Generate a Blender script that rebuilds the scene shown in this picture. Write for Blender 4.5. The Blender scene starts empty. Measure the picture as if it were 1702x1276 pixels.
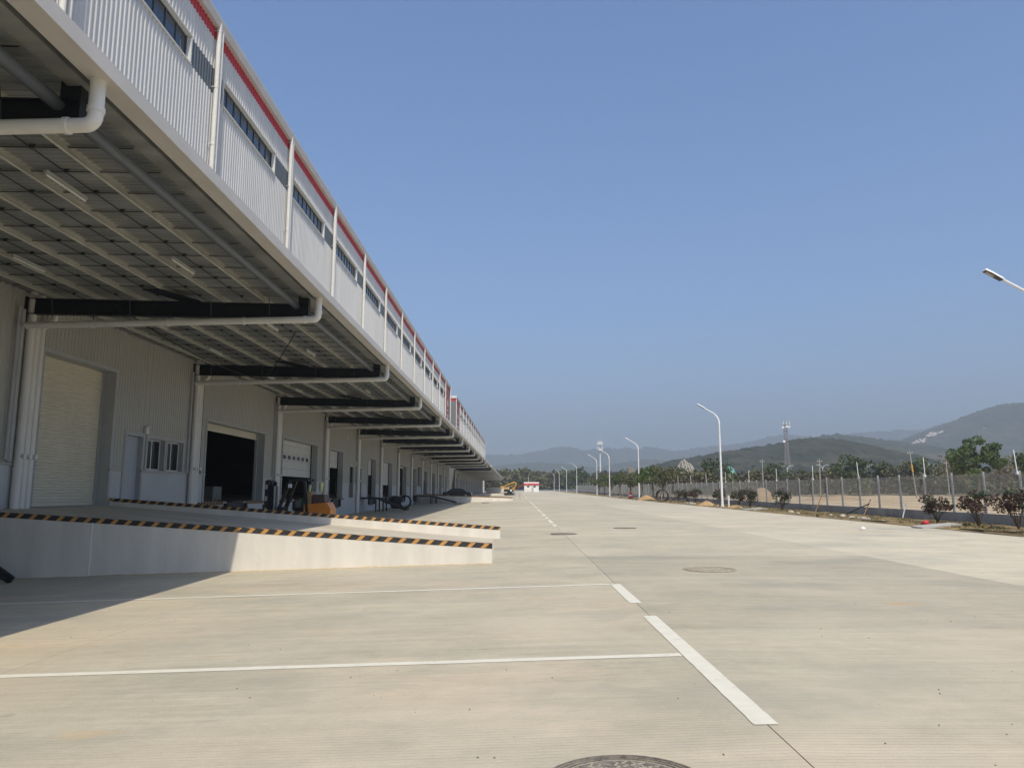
import bpy, math, random
import numpy as np
from mathutils import Vector, Matrix, noise as mnoise

R = math.radians
random.seed(7)
rng = np.random.default_rng(11)
scene = bpy.context.scene
COL = scene.collection

# ------------------------------------------------------------------ camera
cam_d = bpy.data.cameras.new('camera')
cam = bpy.data.objects.new('camera', cam_d)
COL.objects.link(cam)
cam_d.sensor_width = 36.0
cam_d.lens = 1230.0 / 1702.0 * 36.0
cam_d.clip_start = 0.1
cam_d.clip_end = 30000
cam.location = (0, 0, 1.65)
cam.rotation_euler = (R(90 + 8.32), 0, R(0.36))
scene.camera = cam

# ------------------------------------------------------------------ world, sun, exposure
SUN = Vector((0.125, -0.557, 0.819)).normalized()
world = bpy.data.worlds.new('World')
scene.world = world
world.use_nodes = True
wn = world.node_tree
bg = wn.nodes['Background']
sky = wn.nodes.new('ShaderNodeTexSky')
sky.sky_type = 'NISHITA'
sky.sun_disc = False
sky.sun_elevation = math.asin(SUN.z)
sky.sun_rotation = math.atan2(SUN.x, SUN.y)
sky.altitude = 0
sky.air_density = 1.0
sky.dust_density = 2.2
sky.ozone_density = 8.0
sat = wn.nodes.new('ShaderNodeHueSaturation')
sat.inputs['Saturation'].default_value = 1.08
wn.links.new(sky.outputs[0], sat.inputs['Color'])
wn.links.new(sat.outputs[0], bg.inputs[0])
bg.inputs[1].default_value = 0.144

sun_d = bpy.data.lights.new('sun', 'SUN')
sun_d.energy = 3.25
sun_d.angle = R(0.55)
sun_d.color = (1.0, 0.91, 0.75)
sun = bpy.data.objects.new('sun', sun_d)
COL.objects.link(sun)
sun.rotation_euler = SUN.to_track_quat('Z', 'Y').to_euler()
sun.location = (20, -60, 90)

scene.view_settings.view_transform = 'Standard'
scene.view_settings.look = 'None'
scene.view_settings.gamma = 1
scene.view_settings.use_curve_mapping = False
scene.view_settings.exposure = 0.45
try:
    scene.cycles.volume_bounces = 1
    scene.cycles.max_bounces = 8
    scene.cycles.transparent_max_bounces = 12
except Exception:
    pass


# ------------------------------------------------------------------ materials
def new_mat(name):
    m = bpy.data.materials.new(name)
    m.use_nodes = True
    nt = m.node_tree
    b = nt.nodes['Principled BSDF']
    return m, nt, b


def N(nt, t, **kw):
    n = nt.nodes.new(t)
    for k, v in kw.items():
        setattr(n, k, v)
    return n


def ramp(nt, stops):
    r = N(nt, 'ShaderNodeValToRGB')
    el = r.color_ramp.elements
    while len(el) < len(stops):
        el.new(0.5)
    for e, (p, c) in zip(el, stops):
        e.position = p
        e.color = (c[0], c[1], c[2], 1)
    return r


def simple(name, col, rough=0.6, metal=0.0, vary=0.12, scale=2.0, bump=0.0, bscale=30.0, stretch=(1, 1, 1), spec=0.4, island=0.0):
    """a paint or surface with gentle blotches, streaks and relief"""
    m, nt, b = new_mat(name)
    tc = N(nt, 'ShaderNodeTexCoord')
    mp = N(nt, 'ShaderNodeMapping')
    mp.inputs['Scale'].default_value = stretch
    geo = N(nt, 'ShaderNodeNewGeometry')
    nt.links.new(geo.outputs['Position'], mp.inputs[0])
    nz = N(nt, 'ShaderNodeTexNoise')
    nz.inputs['Scale'].default_value = scale
    nz.inputs['Detail'].default_value = 5
    nz.inputs['Roughness'].default_value = 0.6
    nt.links.new(mp.outputs[0], nz.inputs[0])
    lo = [c * (1 - vary) for c in col]
    hi = [min(1, c * (1 + vary)) for c in col]
    rp = ramp(nt, [(0.3, lo), (0.7, hi)])
    nt.links.new(nz.outputs[0], rp.inputs[0])
    out = rp.outputs[0]
    if island:
        hsv = N(nt, 'ShaderNodeHueSaturation')
        ma = N(nt, 'ShaderNodeMapRange')
        ma.inputs[3].default_value = 1 - island
        ma.inputs[4].default_value = 1 + island
        nt.links.new(geo.outputs['Random Per Island'], ma.inputs[0])
        nt.links.new(ma.outputs[0], hsv.inputs['Value'])
        nt.links.new(out, hsv.inputs['Color'])
        out = hsv.outputs[0]
    nt.links.new(out, b.inputs['Base Color'])
    b.inputs['Roughness'].default_value = rough
    b.inputs['Metallic'].default_value = metal
    b.inputs['Specular IOR Level'].default_value = spec
    if bump:
        n2 = N(nt, 'ShaderNodeTexNoise')
        n2.inputs['Scale'].default_value = bscale
        n2.inputs['Detail'].default_value = 4
        nt.links.new(geo.outputs['Position'], n2.inputs[0])
        bp = N(nt, 'ShaderNodeBump')
        bp.inputs['Strength'].default_value = bump
        bp.inputs['Distance'].default_value = 0.02
        nt.links.new(n2.outputs[0], bp.inputs['Height'])
        nt.links.new(bp.outputs[0], b.inputs['Normal'])
    return m


def concrete_yard():
    m, nt, b = new_mat('concrete_yard')
    geo = N(nt, 'ShaderNodeNewGeometry')
    at = N(nt, 'ShaderNodeAttribute', attribute_type='OBJECT', attribute_name='tone')
    wm = N(nt, 'ShaderNodeAttribute', attribute_type='OBJECT', attribute_name='warm')

    def nz(sc, stretch, det=5, rough=0.6, off=(0, 0, 0)):
        mp = N(nt, 'ShaderNodeMapping')
        mp.inputs['Scale'].default_value = stretch
        mp.inputs['Location'].default_value = off
        nt.links.new(geo.outputs['Position'], mp.inputs[0])
        n = N(nt, 'ShaderNodeTexNoise')
        n.inputs['Scale'].default_value = sc
        n.inputs['Detail'].default_value = det
        n.inputs['Roughness'].default_value = rough
        nt.links.new(mp.outputs[0], n.inputs[0])
        return n.outputs[0]

    def mix(f, a, c, blend='MIX'):
        x = N(nt, 'ShaderNodeMix', data_type='RGBA', blend_type=blend)
        for sock, val in ((0, f), (6, a), (7, c)):
            if hasattr(val, 'links') or hasattr(val, 'is_linked'):
                nt.links.new(val, x.inputs[sock])
            elif isinstance(val, (int, float)):
                x.inputs[sock].default_value = val
            else:
                x.inputs[sock].default_value = (*val, 1)
        return x.outputs[2]

    def rmap(v, a, c, lo=0.0, hi=1.0):
        r = N(nt, 'ShaderNodeMapRange')
        r.inputs[1].default_value = a
        r.inputs[2].default_value = c
        r.inputs[3].default_value = lo
        r.inputs[4].default_value = hi
        nt.links.new(v, r.inputs[0])
        return r.outputs[0]

    grey = (0.485, 0.441, 0.330)
    warm = (0.560, 0.465, 0.328)
    # large patches of pinkish dust over grey concrete
    p = rmap(nz(0.16, (1, 1.6, 1), 4, 0.55), 0.42, 0.62)
    pw = N(nt, 'ShaderNodeMath', operation='MULTIPLY')
    nt.links.new(p, pw.inputs[0])
    nt.links.new(wm.outputs['Fac'], pw.inputs[1])
    c = mix(pw.outputs[0], grey, warm)
    # drag streaks running across the yard
    s1 = rmap(nz(0.9, (0.10, 1.7, 1), 6, 0.7), 0.33, 0.68, 0.93, 1.05)
    s2 = rmap(nz(2.6, (0.06, 1.6, 1), 5, 0.65, (3, 9, 0)), 0.35, 0.65, 0.95, 1.04)
    s3 = rmap(nz(0.5, (1, 1, 1), 8, 0.7, (11, 4, 0)), 0.3, 0.7, 0.90, 1.08)
    s4 = rmap(nz(7.0, (0.05, 1.5, 1), 6, 0.75, (31, 5, 0)), 0.32, 0.68, 0.90, 1.08)
    s5 = rmap(nz(4.0, (1, 1.2, 1), 9, 0.8, (1, 8, 0)), 0.30, 0.70, 0.88, 1.10)
    for s in (s1, s2, s3, s4, s5):
        cc = N(nt, 'ShaderNodeCombineColor')
        for i in range(3):
            nt.links.new(s, cc.inputs[i])
        c = mix(1.0, c, cc.outputs[0], 'MULTIPLY')
    # irregular blotches of dust and damp
    bl = rmap(nz(0.33, (1, 1, 1), 7, 0.68, (17, 51, 0)), 0.40, 0.62, 0, 0.55)
    c = mix(bl, c, (0.575, 0.505, 0.378))
    bd = rmap(nz(0.42, (0.7, 1, 1), 7, 0.70, (77, 23, 0)), 0.48, 0.64, 0, 0.60)
    c = mix(bd, c, (0.355, 0.338, 0.268))
    # pale scuff trails left by dragged loads, crossing at a slant
    for ang, off, amt in ((0.55, 3.0, 0.40), (-0.35, 19.0, 0.30)):
        mpp = N(nt, 'ShaderNodeMapping')
        mpp.inputs['Rotation'].default_value = (0, 0, ang)
        mpp.inputs['Location'].default_value = (off, off * 2, 0)
        mpp.inputs['Scale'].default_value = (0.16, 2.2, 1)
        nt.links.new(geo.outputs['Position'], mpp.inputs[0])
        nn = N(nt, 'ShaderNodeTexNoise')
        nn.inputs['Scale'].default_value = 0.8
        nn.inputs['Detail'].default_value = 6
        nn.inputs['Roughness'].default_value = 0.7
        nt.links.new(mpp.outputs[0], nn.inputs[0])
        c = mix(rmap(nn.outputs[0], 0.62, 0.72, 0, amt), c, (0.64, 0.56, 0.42))
    # small dark drips
    dr = rmap(nz(3.2, (1, 1, 1), 2, 0.4, (9, 9, 0)), 0.76, 0.80, 0, 0.35)
    c = mix(dr, c, (0.20, 0.19, 0.16))
    # dark tyre and water smears
    sm = rmap(nz(0.55, (0.22, 1.5, 1), 5, 0.75, (40, 7, 0)), 0.58, 0.76, 0, 0.26)
    c = mix(sm, c, (0.22, 0.215, 0.19))
    # pale dusty scuffs
    du = rmap(nz(1.1, (0.5, 1.2, 1), 8, 0.75, (5, 70, 0)), 0.60, 0.78, 0, 0.38)
    c = mix(du, c, (0.64, 0.575, 0.445))
    # ochre clay spots
    oc = rmap(nz(0.8, (0.8, 1.3, 1), 3, 0.5, (21, 33, 0)), 0.69, 0.76, 0, 0.45)
    c = mix(oc, c, (0.56, 0.38, 0.18))
    # fine grain
    g = rmap(nz(55, (1, 1, 1), 3, 0.7), 0.2, 0.8, 0.90, 1.10)
    cc = N(nt, 'ShaderNodeCombineColor')
    for i in range(3):
        nt.links.new(g, cc.inputs[i])
    c = mix(1.0, c, cc.outputs[0], 'MULTIPLY')
    # tined grooves across the lane
    mpw = N(nt, 'ShaderNodeMapping')
    nt.links.new(geo.outputs['Position'], mpw.inputs[0])
    wv = N(nt, 'ShaderNodeTexWave', wave_type='BANDS', bands_direction='Y', wave_profile='SIN')
    wv.inputs['Scale'].default_value = 5.6
    wv.inputs['Distortion'].default_value = 1.2
    wv.inputs['Detail'].default_value = 2
    wv.inputs['Detail Scale'].default_value = 0.6
    nt.links.new(mpw.outputs[0], wv.inputs[0])
    wvf = rmap(wv.outputs[1], 0.0, 0.35, 0.0, 1.0)
    wear = rmap(nz(0.5, (0.5, 1, 1), 4, 0.6, (2, 2, 2)), 0.35, 0.65, 0.10, 1.0)
    wd = N(nt, 'ShaderNodeMath', operation='MULTIPLY')
    inv = N(nt, 'ShaderNodeMath', operation='SUBTRACT')
    inv.inputs[0].default_value = 1.0
    nt.links.new(wvf, inv.inputs[1])
    nt.links.new(inv.outputs[0], wd.inputs[0])
    nt.links.new(wear, wd.inputs[1])
    wd2 = N(nt, 'ShaderNodeMath', operation='MULTIPLY')
    wd2.inputs[1].default_value = 0.20
    nt.links.new(wd.outputs[0], wd2.inputs[0])
    c = mix(wd2.outputs[0], c, (0.20, 0.19, 0.16))
    # tone of this pour
    tt = N(nt, 'ShaderNodeMix', data_type='RGBA', blend_type='MULTIPLY')
    tt.inputs[0].default_value = 1
    nt.links.new(c, tt.inputs[6])
    ct = N(nt, 'ShaderNodeCombineColor')
    for i in range(3):
        nt.links.new(at.outputs['Fac'], ct.inputs[i])
    nt.links.new(ct.outputs[0], tt.inputs[7])
    nt.links.new(tt.outputs[2], b.inputs['Base Color'])
    b.inputs['Roughness'].default_value = 0.85
    b.inputs['Specular IOR Level'].default_value = 0.25
    bp = N(nt, 'ShaderNodeBump')
    bp.inputs['Strength'].default_value = 0.35
    bp.inputs['Distance'].default_value = 0.004
    hh = N(nt, 'ShaderNodeMath', operation='ADD')
    nt.links.new(wvf, hh.inputs[0])
    nt.links.new(nz(90, (1, 1, 1), 3), hh.inputs[1])
    nt.links.new(hh.outputs[0], bp.inputs['Height'])
    nt.links.new(bp.outputs[0], b.inputs['Normal'])
    return m


def hazard_mat():
    m, nt, b = new_mat('hazard_stripes')
    geo = N(nt, 'ShaderNodeNewGeometry')
    sep = N(nt, 'ShaderNodeSeparateXYZ')
    nt.links.new(geo.outputs['Position'], sep.inputs[0])
    # s = (x + y*1.0 - 0.9 z) / pitch
    a = N(nt, 'ShaderNodeMath', operation='MULTIPLY_ADD')
    a.inputs[1].default_value = -1.1
    nt.links.new(sep.outputs[2], a.inputs[0])
    s = N(nt, 'ShaderNodeMath', operation='ADD')
    nt.links.new(sep.outputs[0], s.inputs[0])
    nt.links.new(sep.outputs[1], s.inputs[1])
    nt.links.new(s.outputs[0], a.inputs[2])
    d = N(nt, 'ShaderNodeMath', operation='DIVIDE')
    d.inputs[1].default_value = 0.36
    nt.links.new(a.outputs[0], d.inputs[0])
    fr = N(nt, 'ShaderNodeMath', operation='FRACT')
    nt.links.new(d.outputs[0], fr.inputs[0])
    gt = N(nt, 'ShaderNodeMath', operation='GREATER_THAN')
    gt.inputs[1].default_value = 0.66
    nt.links.new(fr.outputs[0], gt.inputs[0])
    nz = N(nt, 'ShaderNodeTexNoise')
    nz.inputs['Scale'].default_value = 14
    nz.inputs['Detail'].default_value = 5
    nt.links.new(geo.outputs['Position'], nz.inputs[0])
    ry = ramp(nt, [(0.3, (0.50, 0.25, 0.07)), (0.7, (0.60, 0.33, 0.10))])
    rk = ramp(nt, [(0.3, (0.018, 0.018, 0.020)), (0.75, (0.05, 0.048, 0.045))])
    nt.links.new(nz.outputs[0], ry.inputs[0])
    nt.links.new(nz.outputs[0], rk.inputs[0])
    mx = N(nt, 'ShaderNodeMix', data_type='RGBA')
    nt.links.new(gt.outputs[0], mx.inputs[0])
    nt.links.new(rk.outputs[0], mx.inputs[6])
    nt.links.new(ry.outputs[0], mx.inputs[7])
    nt.links.new(mx.outputs[2], b.inputs['Base Color'])
    b.inputs['Roughness'].default_value = 0.7
    return m


def worn_paint():
    m, nt, b = new_mat('road_paint')
    geo = N(nt, 'ShaderNodeNewGeometry')
    nz = N(nt, 'ShaderNodeTexNoise')
    nz.inputs['Scale'].default_value = 5
    nz.inputs['Detail'].default_value = 9
    nz.inputs['Roughness'].default_value = 0.72
    nt.links.new(geo.outputs['Position'], nz.inputs[0])
    rp = ramp(nt, [(0.30, (0.46, 0.41, 0.30)), (0.40, (0.68, 0.645, 0.53)), (0.7, (0.76, 0.725, 0.60))])
    nt.links.new(nz.outputs[0], rp.inputs[0])
    nt.links.new(rp.outputs[0], b.inputs['Base Color'])
    b.inputs['Roughness'].default_value = 0.7
    return m


def leaf_mat(name, c1, c2, rough=0.55):
    m, nt, b = new_mat(name)
    geo = N(nt, 'ShaderNodeNewGeometry')
    rp = ramp(nt, [(0.0, c1), (1.0, c2)])
    nt.links.new(geo.outputs['Random Per Island'], rp.inputs[0])
    nt.links.new(rp.outputs[0], b.inputs['Base Color'])
    b.inputs['Roughness'].default_value = rough
    b.inputs['Specular IOR Level'].default_value = 0.3
    try:
        b.inputs['Subsurface Weight'].default_value = 0.0
    except Exception:
        pass
    return m


def hill_mat(name, c1, c2, c3, scale, scar=None):
    m, nt, b = new_mat(name)
    geo = N(nt, 'ShaderNodeNewGeometry')
    nz = N(nt, 'ShaderNodeTexNoise')
    nz.inputs['Scale'].default_value = scale
    nz.inputs['Detail'].default_value = 8
    nz.inputs['Roughness'].default_value = 0.7
    nt.links.new(geo.outputs['Position'], nz.inputs[0])
    rp = ramp(nt, [(0.32, c1), (0.5, c2), (0.68, c3)])
    nt.links.new(nz.outputs[0], rp.inputs[0])
    nt.links.new(rp.outputs[0], b.inputs['Base Color'])
    b.inputs['Roughness'].default_value = 0.95
    b.inputs['Specular IOR Level'].default_value = 0.1
    return m


def soil_mat(name, stops, scale=0.6):
    m, nt, b = new_mat(name)
    geo = N(nt, 'ShaderNodeNewGeometry')
    nz = N(nt, 'ShaderNodeTexNoise')
    nz.inputs['Scale'].default_value = scale
    nz.inputs['Detail'].default_value = 10
    nz.inputs['Roughness'].default_value = 0.72
    nt.links.new(geo.outputs['Position'], nz.inputs[0])
    rp = ramp(nt, stops)
    nt.links.new(nz.outputs[0], rp.inputs[0])
    nt.links.new(rp.outputs[0], b.inputs['Base Color'])
    b.inputs['Roughness'].default_value = 0.95
    b.inputs['Specular IOR Level'].default_value = 0.15
    n2 = N(nt, 'ShaderNodeTexNoise')
    n2.inputs['Scale'].default_value = 9
    n2.inputs['Detail'].default_value = 6
    nt.links.new(geo.outputs['Position'], n2.inputs[0])
    bp = N(nt, 'ShaderNodeBump')
    bp.inputs['Strength'].default_value = 0.6
    bp.inputs['Distance'].default_value = 0.05
    nt.links.new(n2.outputs[0], bp.inputs['Height'])
    nt.links.new(bp.outputs[0], b.inputs['Normal'])
    return m


def glass_mat(name, col=(0.02, 0.035, 0.06), rough=0.05):
    m, nt, b = new_mat(name)
    b.inputs['Base Color'].default_value = (*col, 1)
    b.inputs['Roughness'].default_value = rough
    b.inputs['Specular IOR Level'].default_value = 0.7
    b.inputs['Metallic'].default_value = 0.0
    return m


M = {}
M['yard'] = concrete_yard()
M['subbase'] = simple('joint_filler', (0.07, 0.068, 0.062), 0.95, vary=0.2)
M['hazard'] = hazard_mat()
M['paint'] = worn_paint()
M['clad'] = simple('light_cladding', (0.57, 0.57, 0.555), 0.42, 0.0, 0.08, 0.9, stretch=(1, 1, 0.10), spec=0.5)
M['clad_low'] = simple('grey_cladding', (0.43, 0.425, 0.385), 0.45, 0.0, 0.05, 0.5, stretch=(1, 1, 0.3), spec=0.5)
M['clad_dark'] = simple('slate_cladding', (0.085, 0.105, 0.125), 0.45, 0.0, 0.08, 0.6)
M['grey_end'] = simple('grey_end_cladding', (0.17, 0.18, 0.18), 0.5, 0.0, 0.08, 0.6)
M['red'] = simple('red_paint', (0.50, 0.035, 0.045), 0.45, 0.0, 0.06, 0.8)
M['sign_red'] = simple('sign_red', (0.34, 0.05, 0.06), 0.5, 0.0, 0.08, 0.8)
M['trim'] = simple('white_trim', (0.72, 0.72, 0.69), 0.4, 0.0, 0.05, 1.2)
M['trim_grey'] = simple('grey_trim', (0.42, 0.43, 0.42), 0.45, 0.0, 0.06, 1.2)
M['fascia'] = simple('beige_fascia', (0.60, 0.57, 0.52), 0.5, 0.0, 0.06, 0.8)
M['pipe'] = simple('white_pvc', (0.76, 0.74, 0.68), 0.35, 0.0, 0.06, 1.5, stretch=(1, 1, 0.4))
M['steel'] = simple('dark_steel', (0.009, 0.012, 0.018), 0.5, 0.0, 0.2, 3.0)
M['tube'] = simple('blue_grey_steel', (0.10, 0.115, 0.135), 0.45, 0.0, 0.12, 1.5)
M['galv'] = simple('galvanised_purlin', (0.66, 0.65, 0.57), 0.5, 0.1, 0.14, 1.2)  # purlin steel with its lit lower edge put into the colour
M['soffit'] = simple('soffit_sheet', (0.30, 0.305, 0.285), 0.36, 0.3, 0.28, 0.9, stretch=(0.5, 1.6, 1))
M['soffit_web'] = simple('purlin_web', (0.40, 0.40, 0.36), 0.5, 0.1, 0.15, 1.2)  # darker copy of the purlin steel, shade of the web painted in
M['plinth'] = simple('painted_plinth', (0.54, 0.55, 0.54), 0.75, 0.0, 0.06, 0.8, bump=0.1)
M['render'] = simple('white_render', (0.71, 0.675, 0.60), 0.85, 0.0, 0.11, 1.6, bump=0.2, bscale=9, stretch=(1, 1, 0.22))
M['deck'] = simple('ramp_concrete', (0.52, 0.465, 0.36), 0.85, 0.0, 0.14, 1.1, bump=0.15, stretch=(0.4, 1, 1))
M['shutter'] = simple('cream_shutter', (0.68, 0.63, 0.49), 0.5, 0.0, 0.05, 0.8)
M['sectional'] = simple('white_door_panel', (0.66, 0.66, 0.62), 0.5, 0.0, 0.04, 0.8)
M['door'] = simple('grey_door', (0.42, 0.45, 0.48), 0.45, 0.0, 0.05, 0.8)
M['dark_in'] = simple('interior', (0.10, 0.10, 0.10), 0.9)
M['dim_glass'] = glass_mat('dim_glass', (0.008, 0.010, 0.012), 0.12)
M['glass'] = glass_mat('window_glass', (0.03, 0.045, 0.07))
M['black'] = simple('black_rubber', (0.016, 0.016, 0.017), 0.7, vary=0.3)
M['blacksteel'] = simple('black_steel', (0.020, 0.021, 0.024), 0.5, vary=0.25)
M['cast'] = simple('cast_iron', (0.075, 0.07, 0.068), 0.6, 0.3, 0.35, 18.0, bump=0.3, bscale=70)
M['cast_dusty'] = simple('cast_dusty', (0.19, 0.17, 0.14), 0.75, 0.1, 0.5, 16.0, bump=0.3, bscale=60)
M['dusty'] = simple('dusty_iron', (0.40, 0.36, 0.27), 0.9, 0.0, 0.35, 9.0)
M['ochre_dust'] = simple('ochre_dust', (0.50, 0.41, 0.27), 0.95, 0.0, 0.2, 8.0)
M['sand'] = simple('caked_sand', (0.40, 0.35, 0.27), 0.95, vary=0.2, scale=20)
M['lamp_white'] = simple('lamp_white', (0.80, 0.80, 0.80), 0.3, vary=0.03)
M['lamp_head'] = simple('lamp_head_dark', (0.05, 0.05, 0.055), 0.45)
M['lens'] = simple('lamp_lens', (0.42, 0.36, 0.30), 0.3)
M['orange'] = simple('forklift_orange', (0.62, 0.21, 0.030), 0.4, vary=0.10)
M['yellow'] = simple('machine_yellow', (0.62, 0.34, 0.04), 0.45, vary=0.1)
M['brown'] = simple('brown_box', (0.09, 0.055, 0.05), 0.6)
M['tan'] = simple('tan_panel', (0.35, 0.24, 0.13), 0.6)
M['green'] = simple('green_seat', (0.02, 0.10, 0.07), 0.6)
M['white'] = simple('white_paint', (0.80, 0.79, 0.76), 0.45, vary=0.04)
M['lime'] = simple('pale_lime', (0.55, 0.60, 0.30), 0.5)
M['post'] = simple('fence_post', (0.36, 0.38, 0.39), 0.5, 0.3, 0.10, 1.5)
M['wire'] = simple('fence_wire', (0.21, 0.22, 0.21), 0.6, 0.1, 0.1)
M['fwall'] = simple('fence_wall', (0.33, 0.335, 0.33), 0.9, 0.0, 0.25, 0.9, bump=0.3)
M['verge'] = soil_mat('verge_soil', [(0.30, (0.13, 0.10, 0.05)), (0.45, (0.27, 0.19, 0.09)), (0.55, (0.19, 0.155, 0.075)), (0.70, (0.46, 0.31, 0.15))], 0.9)
M['field'] = soil_mat('bare_field', [(0.30, (0.44, 0.32, 0.18)), (0.50, (0.62, 0.475, 0.29)), (0.70, (0.72, 0.57, 0.37))], 0.18)
M['ground'] = soil_mat('far_ground', [(0.30, (0.06, 0.065, 0.03)), (0.50, (0.12, 0.11, 0.055)), (0.72, (0.24, 0.19, 0.11))], 0.03)
M['clay'] = soil_mat('clay_heap', [(0.30, (0.30, 0.19, 0.09)), (0.6, (0.46, 0.31, 0.16))], 2.0)
M['mound'] = soil_mat('pale_heap', [(0.30, (0.38, 0.26, 0.15)), (0.6, (0.52, 0.38, 0.23))], 0.8)
M['stone'] = simple('rubble', (0.45, 0.40, 0.33), 0.9, vary=0.25, scale=5)
M['grass'] = leaf_mat('dry_grass', (0.10, 0.10, 0.045), (0.25, 0.20, 0.105), 0.8)
M['leaf_a'] = leaf_mat('leaf_green', (0.034, 0.068, 0.016), (0.115, 0.165, 0.045))
M['leaf_b'] = leaf_mat('leaf_dark', (0.028, 0.052, 0.018), (0.088, 0.120, 0.040))
M['leaf_c'] = leaf_mat('leaf_olive', (0.065, 0.072, 0.028), (0.150, 0.142, 0.062))
M['leaf_d'] = leaf_mat('leaf_dry', (0.105, 0.088, 0.055), (0.205, 0.170, 0.105))
M['leaf_r'] = leaf_mat('leaf_red', (0.060, 0.024, 0.022), (0.11, 0.075, 0.055))
M['leaf_s'] = leaf_mat('leaf_shrub', (0.025, 0.045, 0.022), (0.075, 0.095, 0.045))
M['bark'] = simple('bark', (0.12, 0.095, 0.07), 0.9, vary=0.3, scale=8)
M['stake'] = simple('timber_stake', (0.32, 0.28, 0.22), 0.9, vary=0.2)
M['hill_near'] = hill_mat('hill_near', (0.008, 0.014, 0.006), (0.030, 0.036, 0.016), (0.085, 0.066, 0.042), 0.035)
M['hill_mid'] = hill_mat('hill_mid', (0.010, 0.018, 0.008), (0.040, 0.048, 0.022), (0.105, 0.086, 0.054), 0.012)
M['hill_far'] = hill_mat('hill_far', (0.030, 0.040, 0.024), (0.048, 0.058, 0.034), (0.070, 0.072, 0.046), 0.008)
M['scar'] = simple('bare_rock', (0.55, 0.46, 0.36), 0.9, vary=0.25, scale=0.05)
M['galv_tower'] = simple('tower_steel', (0.34, 0.30, 0.30), 0.5, 0.3, 0.2, 0.3)
M['netting'] = simple('green_netting', (0.16, 0.34, 0.27), 0.8, vary=0.3, scale=0.3)
M['lattice'] = simple('lattice_concrete', (0.46, 0.42, 0.37), 0.85, vary=0.15, scale=0.5)
M['lattice_soil'] = simple('lattice_soil', (0.17, 0.15, 0.10), 0.95, vary=0.35, scale=0.5)
M['pinkish'] = simple('pink_render', (0.50, 0.38, 0.34), 0.8, vary=0.1)
M['car'] = simple('dark_car_paint', (0.022, 0.018, 0.020), 0.25, vary=0.1, spec=0.6)
M['rust'] = simple('rusty_steel', (0.24, 0.14, 0.065), 0.8, vary=0.4, scale=6)
M['redplastic'] = simple('red_plastic', (0.60, 0.03, 0.04), 0.5)
M['board'] = simple('grey_board', (0.42, 0.40, 0.36), 0.85, vary=0.15, scale=3)
M['cable'] = simple('black_cable', (0.012, 0.012, 0.012), 0.6)
M['utility'] = simple('concrete_pole', (0.36, 0.34, 0.30), 0.8, vary=0.15)
M['carton'] = simple('pallet_wrap', (0.16, 0.18, 0.17), 0.6, vary=0.15)


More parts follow.
